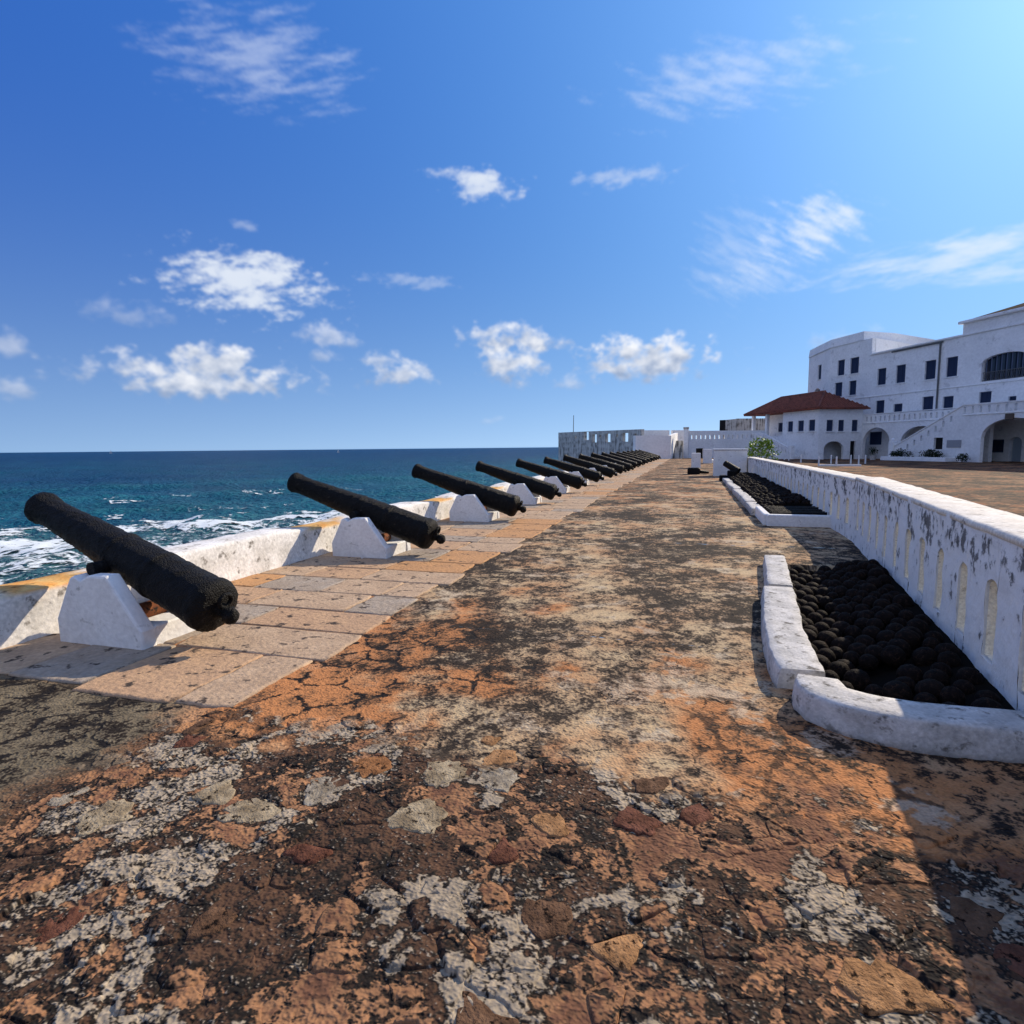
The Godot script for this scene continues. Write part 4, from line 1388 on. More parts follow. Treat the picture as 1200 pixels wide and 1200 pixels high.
func make_terrace_end() -> void:
	rng.seed = 9
	block("masonry_block", Vector3(1.12, -0.05, -36.4), Vector3(2.86, 1.44, -35.4), M.white, "big white masonry block standing at the end of the slotted wall", "block", 0.05)
	block("masonry_block", Vector3(-0.12, -0.05, -48.4), Vector3(0.55, 1.15, -47.2), M.white, "narrow white masonry block beyond the big white block", "block", 0.0)
	block("masonry_block", Vector3(0.95, -0.05, -62.6), Vector3(1.75, 1.35, -61.0), M.white, "small far white masonry block in front of the blue shaded wall", "block", 0.0)
	block("low_masonry_slab", Vector3(1.75, -0.05, -66.0), Vector3(4.2, 0.28, -63.0), M.white, "low white slab on the ground by the far blocks", "slab", 0.0)
	# a short dark gun bed and an old barrel leaning on the kerb end
	var t := thing("dark_iron_block", Vector3(0.05, 0, -37.6), "squat black iron block on the floor before the narrow white block", "block")
	var st := st_new()
	box(st, Vector3(-0.36, -0.02, -0.4), Vector3(0.36, 0.40, 0.3), 0.05)
	obj("body", done(st), M.iron, t)
	st = st_new()
	tube(st, Vector3(0.34, 0.15, -0.1), Vector3(0.85, 0.10, -0.4), 0.11, 0.08, 12)
	obj("stub", done(st), M.iron, t)
	t = thing("old_gun_barrel", Vector3(1.6, 0, -31.2), "short black gun barrel propped on blocks before the big white block", "cannon")
	st = st_new()
	tube(st, Vector3(0.50, 0.46, 0.55), Vector3(-0.10, 0.84, 0.15), 0.17, 0.145, 20)
	obj("barrel", done(st), M.iron, t)
	st = st_new()
	box(st, Vector3(-0.36, -0.02, 0.3), Vector3(0.0, 0.28, 0.8), 0.04)
	obj("support", done(st), M.iron, t)
	st = st_new()
	box(st, Vector3(0.0, -0.02, 0.3), Vector3(0.4, 0.50, 0.7), 0.04)
	obj("support", done(st), M.iron, t)
	# bush
	t = thing("bush", Vector3(3.75, -0.07, -37.6), "bright green leafy bush behind the far end of the slotted wall", "bush")
	var tr := st_new()
	for k in 7:
		var a := TAU * k / 7.0 + rng.randf()
		tube(tr, Vector3(0.05 * cos(a), 0, 0.05 * sin(a)), Vector3(0.45 * cos(a), rng.randf_range(0.9, 1.5), 0.45 * sin(a)), 0.03, 0.012, 6)
	obj("stems", done(tr), M.bark, t)
	st = st_new()
	for c in [[0, 1.35, 0, 0.62], [-0.5, 1.1, 0.1, 0.42], [0.5, 1.05, 0.1, 0.45], [0.1, 1.65, 0, 0.4], [-0.25, 1.55, 0.1, 0.38], [0.35, 1.5, -0.1, 0.38], [0.0, 0.9, 0.3, 0.5]]:
		leaves(st, Vector3(c[0], c[1], c[2]), Vector3.ONE * c[3], 130, 0.12)
	obj("crown", done(st), M.leaf, t)
	t.scale = Vector3.ONE * 1.15

# ------------------------------------------------------------------ the far bastion and the wall that closes the terrace
func wall_between(t: Node3D, a: Vector3, b: Vector3, called: String, y0: float, h0: float, h1: float, thick: float, ops: Array, mat: Material) -> void:
	# front face on the right-hand side when walking from a to b is -normal; here the frame's z points to the camera
	var u := (b - a).normalized()
	var n := Vector3(-u.z, 0, u.x)
	var xf := Transform3D(Basis(u, Vector3.UP, n), a - t.position)
	var st := st_new()
	wall(st, 0, a.distance_to(b), y0, [Vector2(0, h0), Vector2(a.distance_to(b), h1)], thick, ops, xf, 4.0)
	obj(called, done(st), mat, t)

func make_far_walls() -> void:
	var pL := Vector3(-21.7, 0, -98.9)
	var pR := Vector3(-6.6, 0, -80.5)
	var L := pL.distance_to(pR)
	var t := thing("bastion", pR, "weathered grey sea bastion with square embrasures closing the gun row", "bastion")
	var ops := []
	for f in [[0.365, 0.06], [0.47, 0.055], [0.625, 0.06], [0.815, 0.06]]:
		var tall: bool = f[0] < 0.4
		ops.append({x0 = L * f[0], x1 = L * (f[0] + f[1]), y0 = 2.35 if not tall else 2.75, y1 = 3.55 if not tall else 4.0})
	for f in [0.245, 0.56, 0.75, 0.94]:
		ops.append({x0 = L * f, x1 = L * f + 0.42, y0 = 3.0, y1 = 3.42})
	wall_between(t, pL, pR, "front_wall", -8.0, 4.12, 3.93, 0.5, ops, M.weathered)
	wall_between(t, pL + Vector3(0.3, 0, -8.0), pL + Vector3(0.3, 0, -0.7), "side_wall", -8.0, 4.12, 4.12, 0.5, [], M.weathered)
	t = thing("signal_mast", Vector3(-19.2, 3.9, -98.6), "thin grey mast rising above the sea bastion", "mast")
	var st := st_new()
	tube(st, Vector3(0, -6, 0), Vector3(0.15, 3.0, 0), 0.09, 0.05, 6)
	obj("pole", done(st), M.metal, t)
	# shaded block before the stairs
	t = thing("terrace_end_wall", Vector3(-5.0, 0, -81), "plain bluish white end wall beyond the last cannon", "wall")
	wall_between(t, Vector3(-7.2, 0, -79.4), Vector3(-2.85, 0, -82.6), "front_wall", -0.3, 3.1, 3.08, 0.6, [], M.castle)
	wall_between(t, Vector3(-2.85, 0, -82.6), Vector3(-2.2, 0, -90.5), "stair_wall", -0.3, 3.08, 3.6, 0.4, [], M.castle)
	t = thing("upper_parapet", Vector3(-4, 0, -92), "pale parapet standing behind the end wall and stairs", "parapet")
	wall_between(t, Vector3(-7.0, 0, -91.0), Vector3(-3.45, 0, -93.0), "parapet_length", -0.3, 4.05, 4.05, 0.5, [], M.castle)
	wall_between(t, Vector3(-3.0, 0, -93.2), Vector3(-0.6, 0, -94.6), "parapet_length", -0.3, 4.05, 4.05, 0.5, [], M.castle)
	# stairs
	t = thing("stone_stairs", Vector3(-2.0, 0, -84.5), "narrow dark stone stairs rising between end wall and square pillar", "stairs")
	for k in 12:
		st = st_new()
		box(st, Vector3(-0.62, -0.05, -0.36 * k - 0.5), Vector3(0.62, 0.205 * (k + 1), -0.36 * k - 0.03 + 0.13), 0.01)
		obj("step", done(st), M.weathered, t)
	t = thing("square_pillar", Vector3(-1.0, 0, -87.0), "square white pillar with a dark cap beside the stone stairs", "pillar")
	st = st_new()
	box(st, Vector3(-0.32, -0.1, -0.4), Vector3(0.32, 4.0, 0.4), 0.02)
	obj("shaft", done(st), M.castle, t)
	st = st_new()
	box(st, Vector3(-0.38, 4.0, -0.46), Vector3(0.38, 4.28, 0.46), 0.03)
	obj("cap", done(st), M.weathered, t)
	# blue shaded wall with a row of slots
	var a := Vector3(-0.65, 0, -87.3)
	var b := Vector3(9.9, 0, -90.2)
	t = thing("balustrade_wall", a, "tall bluish white wall with a row of small slots at the end of the terrace", "wall")
	ops = [{x0 = 1.05, x1 = 2.05, y0 = 0.0, y1 = 1.35}]
	for k in 16: ops.append({x0 = 0.35 + k * 0.63, x1 = 0.35 + k * 0.63 + 0.2, y0 = 2.62, y1 = 3.1, rise = 0.1})
	wall_between(t, a, b, "front_wall", -0.3, 3.78, 3.74, 0.35, ops, M.castle)
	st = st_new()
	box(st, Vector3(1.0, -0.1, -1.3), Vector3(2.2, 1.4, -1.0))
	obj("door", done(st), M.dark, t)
	# a low building behind
	t = thing("back_building", Vector3(7.0, 0, -112.0), "low flat-roofed building with a dark end rising behind the slotted end wall", "building")
	wall_between(t, Vector3(4.3, 0, -111.0), Vector3(5.2, 0, -110.5), "wall", -0.2, 6.1, 6.1, 0.4, [], M.dark)
	wall_between(t, Vector3(5.22, 0, -110.5), Vector3(7.0, 0, -109.6), "wall", -0.2, 6.1, 6.2, 0.4, [], M.weathered)
	wall_between(t, Vector3(7.02, 0, -109.6), Vector3(16.0, 0, -114.0), "wall", -0.2, 6.25, 6.3, 0.4, [], M.weathered)

# ------------------------------------------------------------------ castle: every building in one frame, x along the main front, z out of it
var castle_xf := Transform3D(Basis(Vector3.UP, deg_to_rad(-64.329)), Vector3(14.29, 0, -79.56))

func castle_thing(called: String, at: Vector3, label: String, category: String, group := "") -> Node3D:
	var t := thing(called, castle_xf * at, label, category, group)
	t.rotation.y = deg_to_rad(-64.329)
	return t

func window(t: Node3D, x0: float, x1: float, y0: float, y1: float, z: float, xf := Transform3D(), sill := true, called := "window") -> void:
	var root := Node3D.new()
	var nm := called
	var k := 0
	while t.has_node(nm):
		k += 1
		nm = "%s_%03d" % [called, k]
	root.name = nm
	t.add_child(root)
	root.transform = xf * Transform3D(Basis(), Vector3((x0 + x1) * 0.5, y0, z))
	var w := (x1 - x0) * 0.5
	var h := y1 - y0
	var f := 0.07
	var st := st_new()
	box(st, Vector3(-w, 0, -0.08), Vector3(-w + f, h, 0.0))
	box(st, Vector3(w - f, 0, -0.08), Vector3(w, h, 0.0))
	box(st, Vector3(-w + f, h - f, -0.08), Vector3(w - f, h, -0.002))
	box(st, Vector3(-w + f, 0, -0.08), Vector3(w - f, f, -0.002))
	obj("frame", done(st), M.frame, root)
	for s in 2:
		st = st_new()
		var a := -w + f + 0.004 if s == 0 else 0.012
		var b := -0.012 if s == 0 else w - f - 0.004
		box(st, Vector3(a, f, -0.075), Vector3(a + 0.06, h - f, -0.025))
		box(st, Vector3(b - 0.06, f, -0.075), Vector3(b, h - f, -0.025))
		var n := maxi(4, int(h / 0.14))
		for q in n:
			var y := f + (h - 2 * f) * q / n
			var p := Vector3(a + 0.06, y, -0.03)
			var d := Vector3(b - 0.06, y, -0.03)
			var up := Vector3(0, (h - 2 * f) / n * 0.92, -0.035)
			quad(st, p, p + up, d + up, d)
		box(st, Vector3(a, f, -0.085), Vector3(b, h - f, -0.077))
		obj("shutter", done(st), M.shutter, root)
	if sill:
		st = st_new()
		box(st, Vector3(-w - 0.1, -0.09, 0.0), Vector3(w + 0.1, -0.003, 0.28))
		obj("sill", done(st), M.castle, root)

func make_castle() -> void:
	var st: SurfaceTool
	# ---- main block: front plane z = -8.3, from x = -2.15 to 28
	var zf := -8.3
	var t := castle_thing("castle_block", Vector3(0, 0, zf), "long three storey white castle block with navy shuttered windows and a downpipe", "building")
	var wins := [[-1.02, 0.36, 8.82, 10.8], [1.87, 3.27, 8.76, 10.82], [5.95, 7.37, 8.70, 10.75], [8.66, 10.04, 8.68, 10.73], [-1.05, 0.35, 5.32, 6.98], [1.77, 3.11, 5.27, 6.37], [5.87, 7.33, 5.24, 6.87], [8.53, 9.83, 5.21, 6.68], [12.73, 14.05, 5.65, 6.77], [15.78, 16.57, 5.62, 6.09], [-1.87, 0.23, 1.61, 3.20], [14.08, 15.71, 0.77, 2.03], [19.5, 20.8, 5.4, 6.9], [22.5, 23.8, 5.4, 6.9]]
	var ops := []
	for w in wins: ops.append({x0 = w[0], x1 = w[1], y0 = w[2], y1 = w[3]})
	ops.append({x0 = 12.78, x1 = 17.5, y0 = 7.77, y1 = 9.55, rise = 0.75})
	ops.append({x0 = 16.25, x1 = 17.45, y0 = -0.2, y1 = 1.75, rise = 0.5})
	st = st_new()
	wall(st, -2.15, 28.0, -0.3, [Vector2(-2.15, 12.62), Vector2(28, 12.62)], 0.45, ops, Transform3D(), 2.0)
	obj("front_wall", done(st), M.castle, t)
	for w in wins: window(t, w[0], w[1], w[2], w[3], -0.16)
	# big arched window: dark glazing, bars, railing
	st = st_new()
	box(st, Vector3(12.6, 7.6, -0.50), Vector3(17.7, 10.5, -0.46))
	obj("arched_glazing", done(st), M.pane, t)
	for k in 9:
		st = st_new()
		var x := 13.1 + k * 0.52
		box(st, Vector3(x - 0.035, 7.78, -0.30), Vector3(x + 0.035, 9.55 + 0.75 * sqrt(maxf(0.0, 1.0 - pow((x - 15.14) / 2.36, 2.0))) - 0.02, -0.22))
		obj("window_bar", done(st), M.frame, t)
	st = st_new()
	box(st, Vector3(12.8, 8.62, -0.2), Vector3(17.48, 8.68, -0.15))
	box(st, Vector3(12.8, 7.82, -0.2), Vector3(17.48, 7.88, -0.15))
	for k in 22: tube(st, Vector3(12.85 + k * 0.21, 7.86, -0.175), Vector3(12.85 + (k + 1) * 0.21, 8.64, -0.175), 0.015, 0.015, 4)
	for k in 22: tube(st, Vector3(12.85 + k * 0.21, 8.64, -0.175), Vector3(12.85 + (k + 1) * 0.21, 7.86, -0.175), 0.015, 0.015, 4)
	obj("window_railing", done(st), M.metal, t)
	st = st_new()
	box(st, Vector3(16.3, -0.2, -0.42), Vector3(17.4, 2.2, -0.36))
	obj("inner_door", done(st), plain(lin(0.35, 0.42, 0.48), 0.7), t)
	# string course, eaves, downpipe
	st = st_new()
	box(st, Vector3(-4.7, 7.50, 0.002), Vector3(28, 7.60, 0.09), 0.015)
	obj("string_course", done(st), M.castle, t)
	st = st_new()
	box(st, Vector3(-2.25, 12.622, -0.5), Vector3(10.4, 12.80, 0.22), 0.02)
	obj("eaves", done(st), M.castle, t)
	st = st_new()
	box(st, Vector3(1.2, 12.40, 0.03), Vector3(8.2, 12.54, 0.20), 0.03)
	obj("gutter", done(st), M.metal, t)
	st = st_new()
	tube(st, Vector3(7.9, 5.2, 0.12), Vector3(7.9, 12.45, 0.12), 0.09, 0.09, 8)
	obj("downpipe", done(st), M.metal, t)
	st = st_new()
	box(st, Vector3(-2.15, -0.3, -12.0), Vector3(28.0, 12.55, -0.62))
	obj("core", done(st), M.castle, t)
	# raised part over the big window, with cornice and tiled roof
	st = st_new()
	box(st, Vector3(10.42, 12.625, -9.0), Vector3(28.0, 13.85, 0.02))
	obj("attic", done(st), M.castle, t)
	st = st_new()
	box(st, Vector3(10.35, 12.63, 0.022), Vector3(28.0, 12.80, 0.14), 0.02)
	box(st, Vector3(10.05, 13.855, -9.3), Vector3(28.3, 14.14, 0.35), 0.05)
	obj("cornice", done(st), M.castle, t)
	st = st_new()
	var hip := PackedVector3Array([Vector3(10.5, 14.15, 0.0), Vector3(28.2, 14.15, 0.0), Vector3(28.2, 14.15, -9.0), Vector3(10.5, 14.15, -9.0)])
	var r0 := Vector3(15.2, 15.75, -4.5)
	var r1 := Vector3(27.5, 15.75, -4.5)
	quad(st, hip[0], r0, r1, hip[1]); quad(st, hip[2], r1, r0, hip[3]); tri(st, hip[3], r0, hip[0]); tri(st, hip[1], r1, hip[2])
	obj("roof", done(st), M.slate, t)
	st = st_new()
	box(st, Vector3(19.6, 7.0, 0.0), Vector3(19.9, 7.4, 0.3), 0.03)
	obj("wall_lamp", done(st), M.metal, t)

	# ---- tower at the left of the main block
	t = castle_thing("round_tower", Vector3(-3, 0, zf), "tall white many-sided tower above the red roofed house", "building")
	var plan := [Vector2(-0.62, 0.0), Vector2(-6.8, 0.0), Vector2(-7.6, -0.12), Vector2(-11.6, -1.35), Vector2(-15.46, -2.95), Vector2(-17.5, -7.0), Vector2(-16.0, -15.0), Vector2(-5.2, -14.5), Vector2(-1.3, -4.8)]
	var wins2 := {0: [[-9.39 + 0.0, -7.98, 12.0, 12.0]]}
	# front face with openings (x measured in the castle frame minus 3)
	var fx := [[-5.21, -3.87, 10.79, 12.82], [-2.85, -1.27, 10.75, 12.78], [-5.57, -4.13, 8.02, 9.91], [-2.86, -1.55, 8.02, 9.86]]
	ops = []
	for w in fx: ops.append({x0 = w[0], x1 = w[1], y0 = w[2], y1 = w[3]})
	st = st_new()
	wall(st, -6.8, 0.85, -0.3, [Vector2(-6.8, 14.7), Vector2(0.85, 14.7)], 0.45, ops, Transform3D(Basis(), Vector3(0, 0, -0.003)), 2.0)
	obj("front_wall", done(st), M.castle, t)
	for w in fx: window(t, w[0], w[1], w[2], w[3], -0.16)
	# canted face to the left
	var pa := Vector3(-15.46, 0, -2.95)
	var pb := Vector3(-6.803, 0, -0.003)
	var u := (pb - pa).normalized()
	var xf := Transform3D(Basis(u, Vector3.UP, Vector3(-u.z, 0, u.x)), pa)
	var len_ := pa.distance_to(pb)
	var w1 := 4.3
	st = st_new()
	wall(st, 0, len_, -0.3, [Vector2(0, 14.7), Vector2(len_, 14.7)], 0.45, [{x0 = w1, x1 = w1 + 1.5, y0 = 10.95, y1 = 13.0}, {x0 = 2.9, x1 = 5.9, y0 = 7.6, y1 = 8.75, rise = 1.05}], xf, 2.0)
	obj("canted_wall", done(st), M.castle, t)
	window(t, w1, w1 + 1.5, 10.95, 13.0, -0.16, xf)
	st = st_new()
	box(st, Vector3(2.7, 7.3, -0.5), Vector3(6.1, 10.1, -0.44))
	var gl := obj("arched_window", done(st), M.pane, t)
	gl.transform = xf
	# body behind, stopping short of the fronts, and the parapet ring leaning inwards
	st = st_new()
	var rings := []
	for y in [-0.3, 14.69]:
		var r := PackedVector3Array()
		for p in [Vector2(0.85, -0.5), Vector2(-6.7, -0.5), Vector2(-15.2, -3.4), Vector2(-18.2, -8.0), Vector2(-17.0, -17.0), Vector2(-5.2, -15.0), Vector2(-1.0, -5.0)]: r.append(Vector3(p.x, y, p.y))
		rings.append(r)
	loft(st, rings, true, -1)
	obj("body", done(st), M.castle, t)
	st = st_new()
	rings = []
	for e in [[14.705, 0.10], [14.95, 0.06], [15.80, -0.06], [15.80, -0.75], [14.705, -0.75]]:
		var r := PackedVector3Array()
		var cn := Vector2(-8.0, -7.0)
		for p in [Vector2(-0.63, 0.0), Vector2(-6.8, 0.0), Vector2(-11.2, -1.45), Vector2(-15.46, -2.95), Vector2(-18.0, -8.0), Vector2(-17.0, -17.0), Vector2(-5.2, -14.6), Vector2(-1.3, -4.8)]:
			var q: Vector2 = p + (p - cn).normalized() * e[1]
			r.append(Vector3(q.x, e[0], q.y))
		rings.append(r)
	loft(st, rings, false, -1)
	obj("parapet", done(st), M.castle, t)

	# ---- arcade and terrace in front of the main block: plane z = -5.8
	t = castle_thing("arcade_terrace", Vector3(0, 0, -5.8), "white arcade of round arches carrying a slotted first floor terrace", "building")
	ops = [{x0 = -0.02 + 0.15, x1 = 4.42, y0 = -0.3, y1 = 1.7, rise = 1.92}, {x0 = 5.9, x1 = 11.2, y0 = -0.3, y1 = 1.75, rise = 1.83}]
	for k in 22: ops.append({x0 = 0.55 + k * 0.70, x1 = 0.80 + k * 0.70, y0 = 4.32, y1 = 4.82, rise = 0.12})
	st = st_new()
	wall(st, 0.03, 16.5, -0.3, [Vector2(0, 5.18), Vector2(16.5, 5.1)], 0.4, ops, Transform3D(), 2.0)
	obj("arch_wall", done(st), M.castle, t)
	st = st_new()
	box(st, Vector3(0.03, 3.9, -2.45), Vector3(16.5, 4.15, -0.405))
	obj("terrace_floor", done(st), M.castle, t)
	st = st_new()
	box(st, Vector3(0.03, 5.185, -0.44), Vector3(16.4, 5.27, 0.06), 0.01)
	obj("coping", done(st), M.castle, t)
	st = st_new()
	box(st, Vector3(0.04, 4.13, 0.003), Vector3(16.4, 4.22, 0.08), 0.015)
	obj("string_course", done(st), M.castle, t)

	# ---- front staircase and the platform with the big arch: plane z = -3.8
	t = castle_thing("grand_staircase", Vector3(7, 0, -3.8), "white flight of stairs with slotted parapet rising over a big arch", "stairs")
	ops = [{x0 = 5.4, x1 = 6.45, y0 = 1.11, y1 = 2.28}, {x0 = 10.5, x1 = 16.4, y0 = -0.3, y1 = 2.2, rise = 1.66}]
	for k in 8:
		var x := 1.18 + k * 0.845
		ops.append({x0 = x, x1 = x + 0.26, y0 = 0.62 + k * 0.445, y1 = 1.08 + k * 0.445, rise = 0.1, slope = 0.3})
	for k in 14: ops.append({x0 = 8.5 + k * 0.82, x1 = 8.78 + k * 0.82, y0 = 4.48, y1 = 5.0, rise = 0.13})
	st = st_new()
	wall(st, 0.42, 21.0, -0.3, [Vector2(0.42, 1.40), Vector2(8.48, 5.24), Vector2(21, 5.2)], 0.35, ops, Transform3D(), 2.0)
	obj("front_wall", done(st), M.castle, t)
	# steps behind the sloping wall
	for k in 24:
		st = st_new()
		box(st, Vector3(0.5 + k * 0.33, -0.2, -1.6), Vector3(0.5 + (k + 1) * 0.33 + 0.02, 0.17 * (k + 1), -0.36), 0.0)
		obj("step", done(st), M.castle, t)
	st = st_new()
	box(st, Vector3(8.5, 3.95, -4.4), Vector3(21.0, 4.25, -0.36))
	obj("platform", done(st), M.castle, t)
	st = st_new()
	box(st, Vector3(8.5, 4.30, 0.003), Vector3(21.0, 4.38, 0.07), 0.01)
	obj("string_course", done(st), M.castle, t)
	for e in [[Vector2(0.42, 1.40), Vector2(8.48, 5.24)], [Vector2(8.48, 5.24), Vector2(21, 5.2)]]:
		st = st_new()
		var rg := []
		for v in e: rg.append(PackedVector3Array([Vector3(v.x, v.y + 0.004, 0.07), Vector3(v.x, v.y + 0.12, 0.07), Vector3(v.x, v.y + 0.12, -0.42), Vector3(v.x, v.y + 0.004, -0.42)]))
		loft(st, rg, true, -1)
		obj("coping", done(st), M.castle, t)
	st = st_new()
	box(st, Vector3(-0.25, -0.3, -0.35), Vector3(0.40, 1.95, 0.2), 0.03)
	blob(st, Vector3(0.08, 2.12, -0.08), Vector3(0.2, 0.22, 0.2), 0.02, 12)
	obj("newel", done(st), M.castle, t)
	st = st_new()
	box(st, Vector3(12.75, 3.72, 0.003), Vector3(13.5, 4.25, 0.16), 0.03)
	tag(obj("keystone", done(st), plain(lin(0.10, 0.075, 0.06), 0.9), t), "dark stone block over the arch")
	st = st_new()
	box(st, Vector3(5.42, 1.13, -0.3), Vector3(6.43, 2.27, -0.24), 0.01)
	obj("small_door", done(st), M.dark, t)
	st = st_new()
	box(st, Vector3(6.5, -0.2, -4.35), Vector3(6.8, 3.94, -1.62))
	obj("inner_wall", done(st), M.castle, t)
	# plaque on the stair wall
	var pl := castle_thing("stone_plaque", Vector3(14.75, 1.3, -3.8), "grey stone plaque fixed on the staircase wall", "plaque")
	st = st_new()
	box(st, Vector3(-0.78, 0, 0.004), Vector3(0.78, 0.72, 0.07), 0.015)
	obj("slab", done(st), plain(lin(0.30, 0.31, 0.33), 0.7), pl)

	# ---- planter with two dark hedges
	t = castle_thing("planter", Vector3(11.0, -0.06, -3.0), "long low white planter with dark shrubs below the staircase", "planter")
	st = st_new()
	box(st, Vector3(-4.0, 0.0, 0.32), Vector3(4.2, 0.42, 0.5), 0.02)
	obj("front_kerb", done(st), M.castle, t)
	for x in [-4.0, 4.0]:
		st = st_new()
		box(st, Vector3(x, 0.0, -0.7), Vector3(x + 0.2, 0.41, 0.318), 0.02)
		obj("end_kerb", done(st), M.castle, t)
	st = st_new()
	box(st, Vector3(-3.79, 0.0, -0.7), Vector3(3.99, 0.3, 0.31))
	obj("soil", done(st), M.soil, t)
	rng.seed = 31
	for e in [[9.3, 1.9, 1.15, "dark shrub mound at the left half of the white planter"], [13.0, 1.9, 1.1, "dark shrub mound at the right half of the white planter"]]:
		var s := castle_thing("shrub", Vector3(e[0], 0.2, -3.05), e[3], "shrub", "dark shrubs in the planter")
		st = st_new()
		for k in 6: leaves(st, Vector3(rng.randf_range(-1.3, 1.3), 0.3, rng.randf_range(-0.15, 0.15)), Vector3(0.75, 0.62, 0.45), 150, 0.13, false)
		leaves(st, Vector3(0, 0.55, 0), Vector3(0.9, 0.6, 0.4), 200, 0.13, false)
		obj("foliage", done(st), M.hedge, s)
		st = st_new()
		tube(st, Vector3(0, 0, 0), Vector3(0.1, 0.6, 0), 0.06, 0.03, 6)
		obj("stem", done(st), M.bark, s)
	var s2 := castle_thing("shrub", Vector3(16.5, -0.08, -3.0), "low dark bush on the ground between planter and big arch", "shrub")
	st = st_new()
	leaves(st, Vector3(0, 0.4, 0), Vector3(0.75, 0.5, 0.6), 350, 0.13, false)
	obj("foliage", done(st), M.hedge, s2)
	st = st_new()
	tube(st, Vector3(0, 0, 0), Vector3(0.05, 0.5, 0), 0.05, 0.03, 6)
	obj("stem", done(st), M.bark, s2)
	var tub := castle_thing("plant_tub", Vector3(4.6, -0.08, -3.6), "dark potted plant standing at the pier of the left arch", "plant")
	st = st_new()
	var tr := []
	for e in [[0.0, 0.28], [0.45, 0.36], [0.5, 0.38], [0.5, 0.3]]:
		var r := PackedVector3Array()
		for k in 12: r.append(Vector3(cos(TAU * k / 12) * e[1], e[0], sin(TAU * k / 12) * e[1]))
		tr.append(r)
	loft(st, tr, true, -1)
	obj("tub", done(st), M.clay, tub)
	st = st_new()
	leaves(st, Vector3(0, 0.95, 0), Vector3(0.6, 0.6, 0.6), 300, 0.13, false)
	obj("foliage", done(st), M.hedge, tub)

	# ---- pavilion house with the red hip roof: front z = 0, x from -15.6 to 0; right side x = 0
	t = castle_thing("pavilion_house", Vector3(-3.5, 0, -2.9), "small two storey white house with a red hipped tile roof", "house")
	var o3 := Vector3(3.5, 0, 2.9)
	ops = []
	var hw := [[-6.13, -5.04, 3.38, 4.71], [-4.01, -2.85, 3.37, 4.71], [-1.88, -0.70, 3.36, 4.72]]
	for w in hw: ops.append({x0 = w[0], x1 = w[1], y0 = w[2], y1 = w[3]})
	st = st_new()
	wall(st, -7.2, 0.0, -0.3, [Vector2(-7.2, 5.95), Vector2(0, 5.95)], 0.35, ops, Transform3D(Basis(), o3), 2.0)
	obj("front_wall", done(st), M.castle, t)
	for w in hw: window(t, w[0], w[1], w[2], w[3], -0.12, Transform3D(Basis(), o3))
	# right side: frame x runs back from the corner
	var sx := Transform3D(Basis(Vector3(0, 0, -1), Vector3.UP, Vector3(1, 0, 0)), o3 + Vector3(0.003, 0, -0.003))
	var sw := [[1.03, 1.90, 3.28, 4.64], [2.59, 3.36, 3.27, 4.63], [4.39, 5.19, 3.26, 4.63]]
	ops = [{x0 = 0.8, x1 = 3.4, y0 = -0.3, y1 = 1.2, rise = 0.88}, {x0 = 4.3, x1 = 5.02, y0 = -0.3, y1 = 2.1}]
	for w in sw: ops.append({x0 = w[0], x1 = w[1], y0 = w[2], y1 = w[3]})
	st = st_new()
	wall(st, 0.0, 5.79, -0.3, [Vector2(0, 5.95), Vector2(5.79, 5.95)], 0.35, ops, sx, 2.0)
	obj("side_wall", done(st), M.castle, t)
	for w in sw: window(t, w[0], w[1], w[2], w[3], -0.12, sx)
	st = st_new()
	box(st, o3 + Vector3(-0.32, -0.1, -5.02), o3 + Vector3(-0.26, 2.1, -4.3))
	obj("door", done(st), M.dark, t)
	st = st_new()
	box(st, o3 + Vector3(-15.2, -0.3, -5.8), o3 + Vector3(-14.9, 5.95, -3.0))
	box(st, o3 + Vector3(-14.9, -0.3, -5.8), o3 + Vector3(-0.37, 5.95, -5.5))
	obj("back_wall", done(st), M.castle, t)
	st = st_new()
	box(st, o3 + Vector3(-2.2, -0.1, -5.4), o3 + Vector3(-2.0, 2.95, -0.37))
	obj("inner_wall", done(st), M.castle, t)
	# veranda: inner wall, floor, columns
	var vx := Transform3D(Basis(), o3 + Vector3(0, 0, -2.2))
	st = st_new()
	wall(st, -14.89, -7.22, -0.3, [Vector2(-14.89, 5.95), Vector2(-7.22, 5.95)], 0.3, [{x0 = -9.3, x1 = -8.1, y0 = 2.95, y1 = 4.6}, {x0 = -11.6, x1 = -10.6, y0 = 3.5, y1 = 4.75}], vx, 2.0)
	obj("veranda_wall", done(st), M.castle, t)
	window(t, -9.3, -8.1, 2.95, 4.6, -0.1, vx, false, "veranda_door")
	window(t, -11.6, -10.6, 3.5, 4.75, -0.1, vx)
	st = st_new()
	box(st, o3 + Vector3(-15.2, -0.3, -2.19), o3 + Vector3(-7.205, 2.9, 0.0))
	obj("veranda_floor", done(st), M.castle, t)
	for x in [-14.75, -11.35]:
		st = st_new()
		box(st, o3 + Vector3(x, 2.905, -0.45), o3 + Vector3(x + 0.42, 5.9, -0.03), 0.03)
		obj("column", done(st), M.castle, t)
	st = st_new()
	box(st, o3 + Vector3(-15.2, 5.955, -5.8), o3 + Vector3(0.0, 6.02, 0.0))
	obj("ceiling", done(st), M.castle, t)
	# hip roof with rows of tiles standing proud
	st = st_new()
	var e0 := o3 + Vector3(-15.9, 6.03, 0.55)
	var e1 := o3 + Vector3(0.6, 6.03, 0.55)
	var e2 := o3 + Vector3(0.6, 6.03, -6.3)
	var e3 := o3 + Vector3(-15.9, 6.03, -6.3)
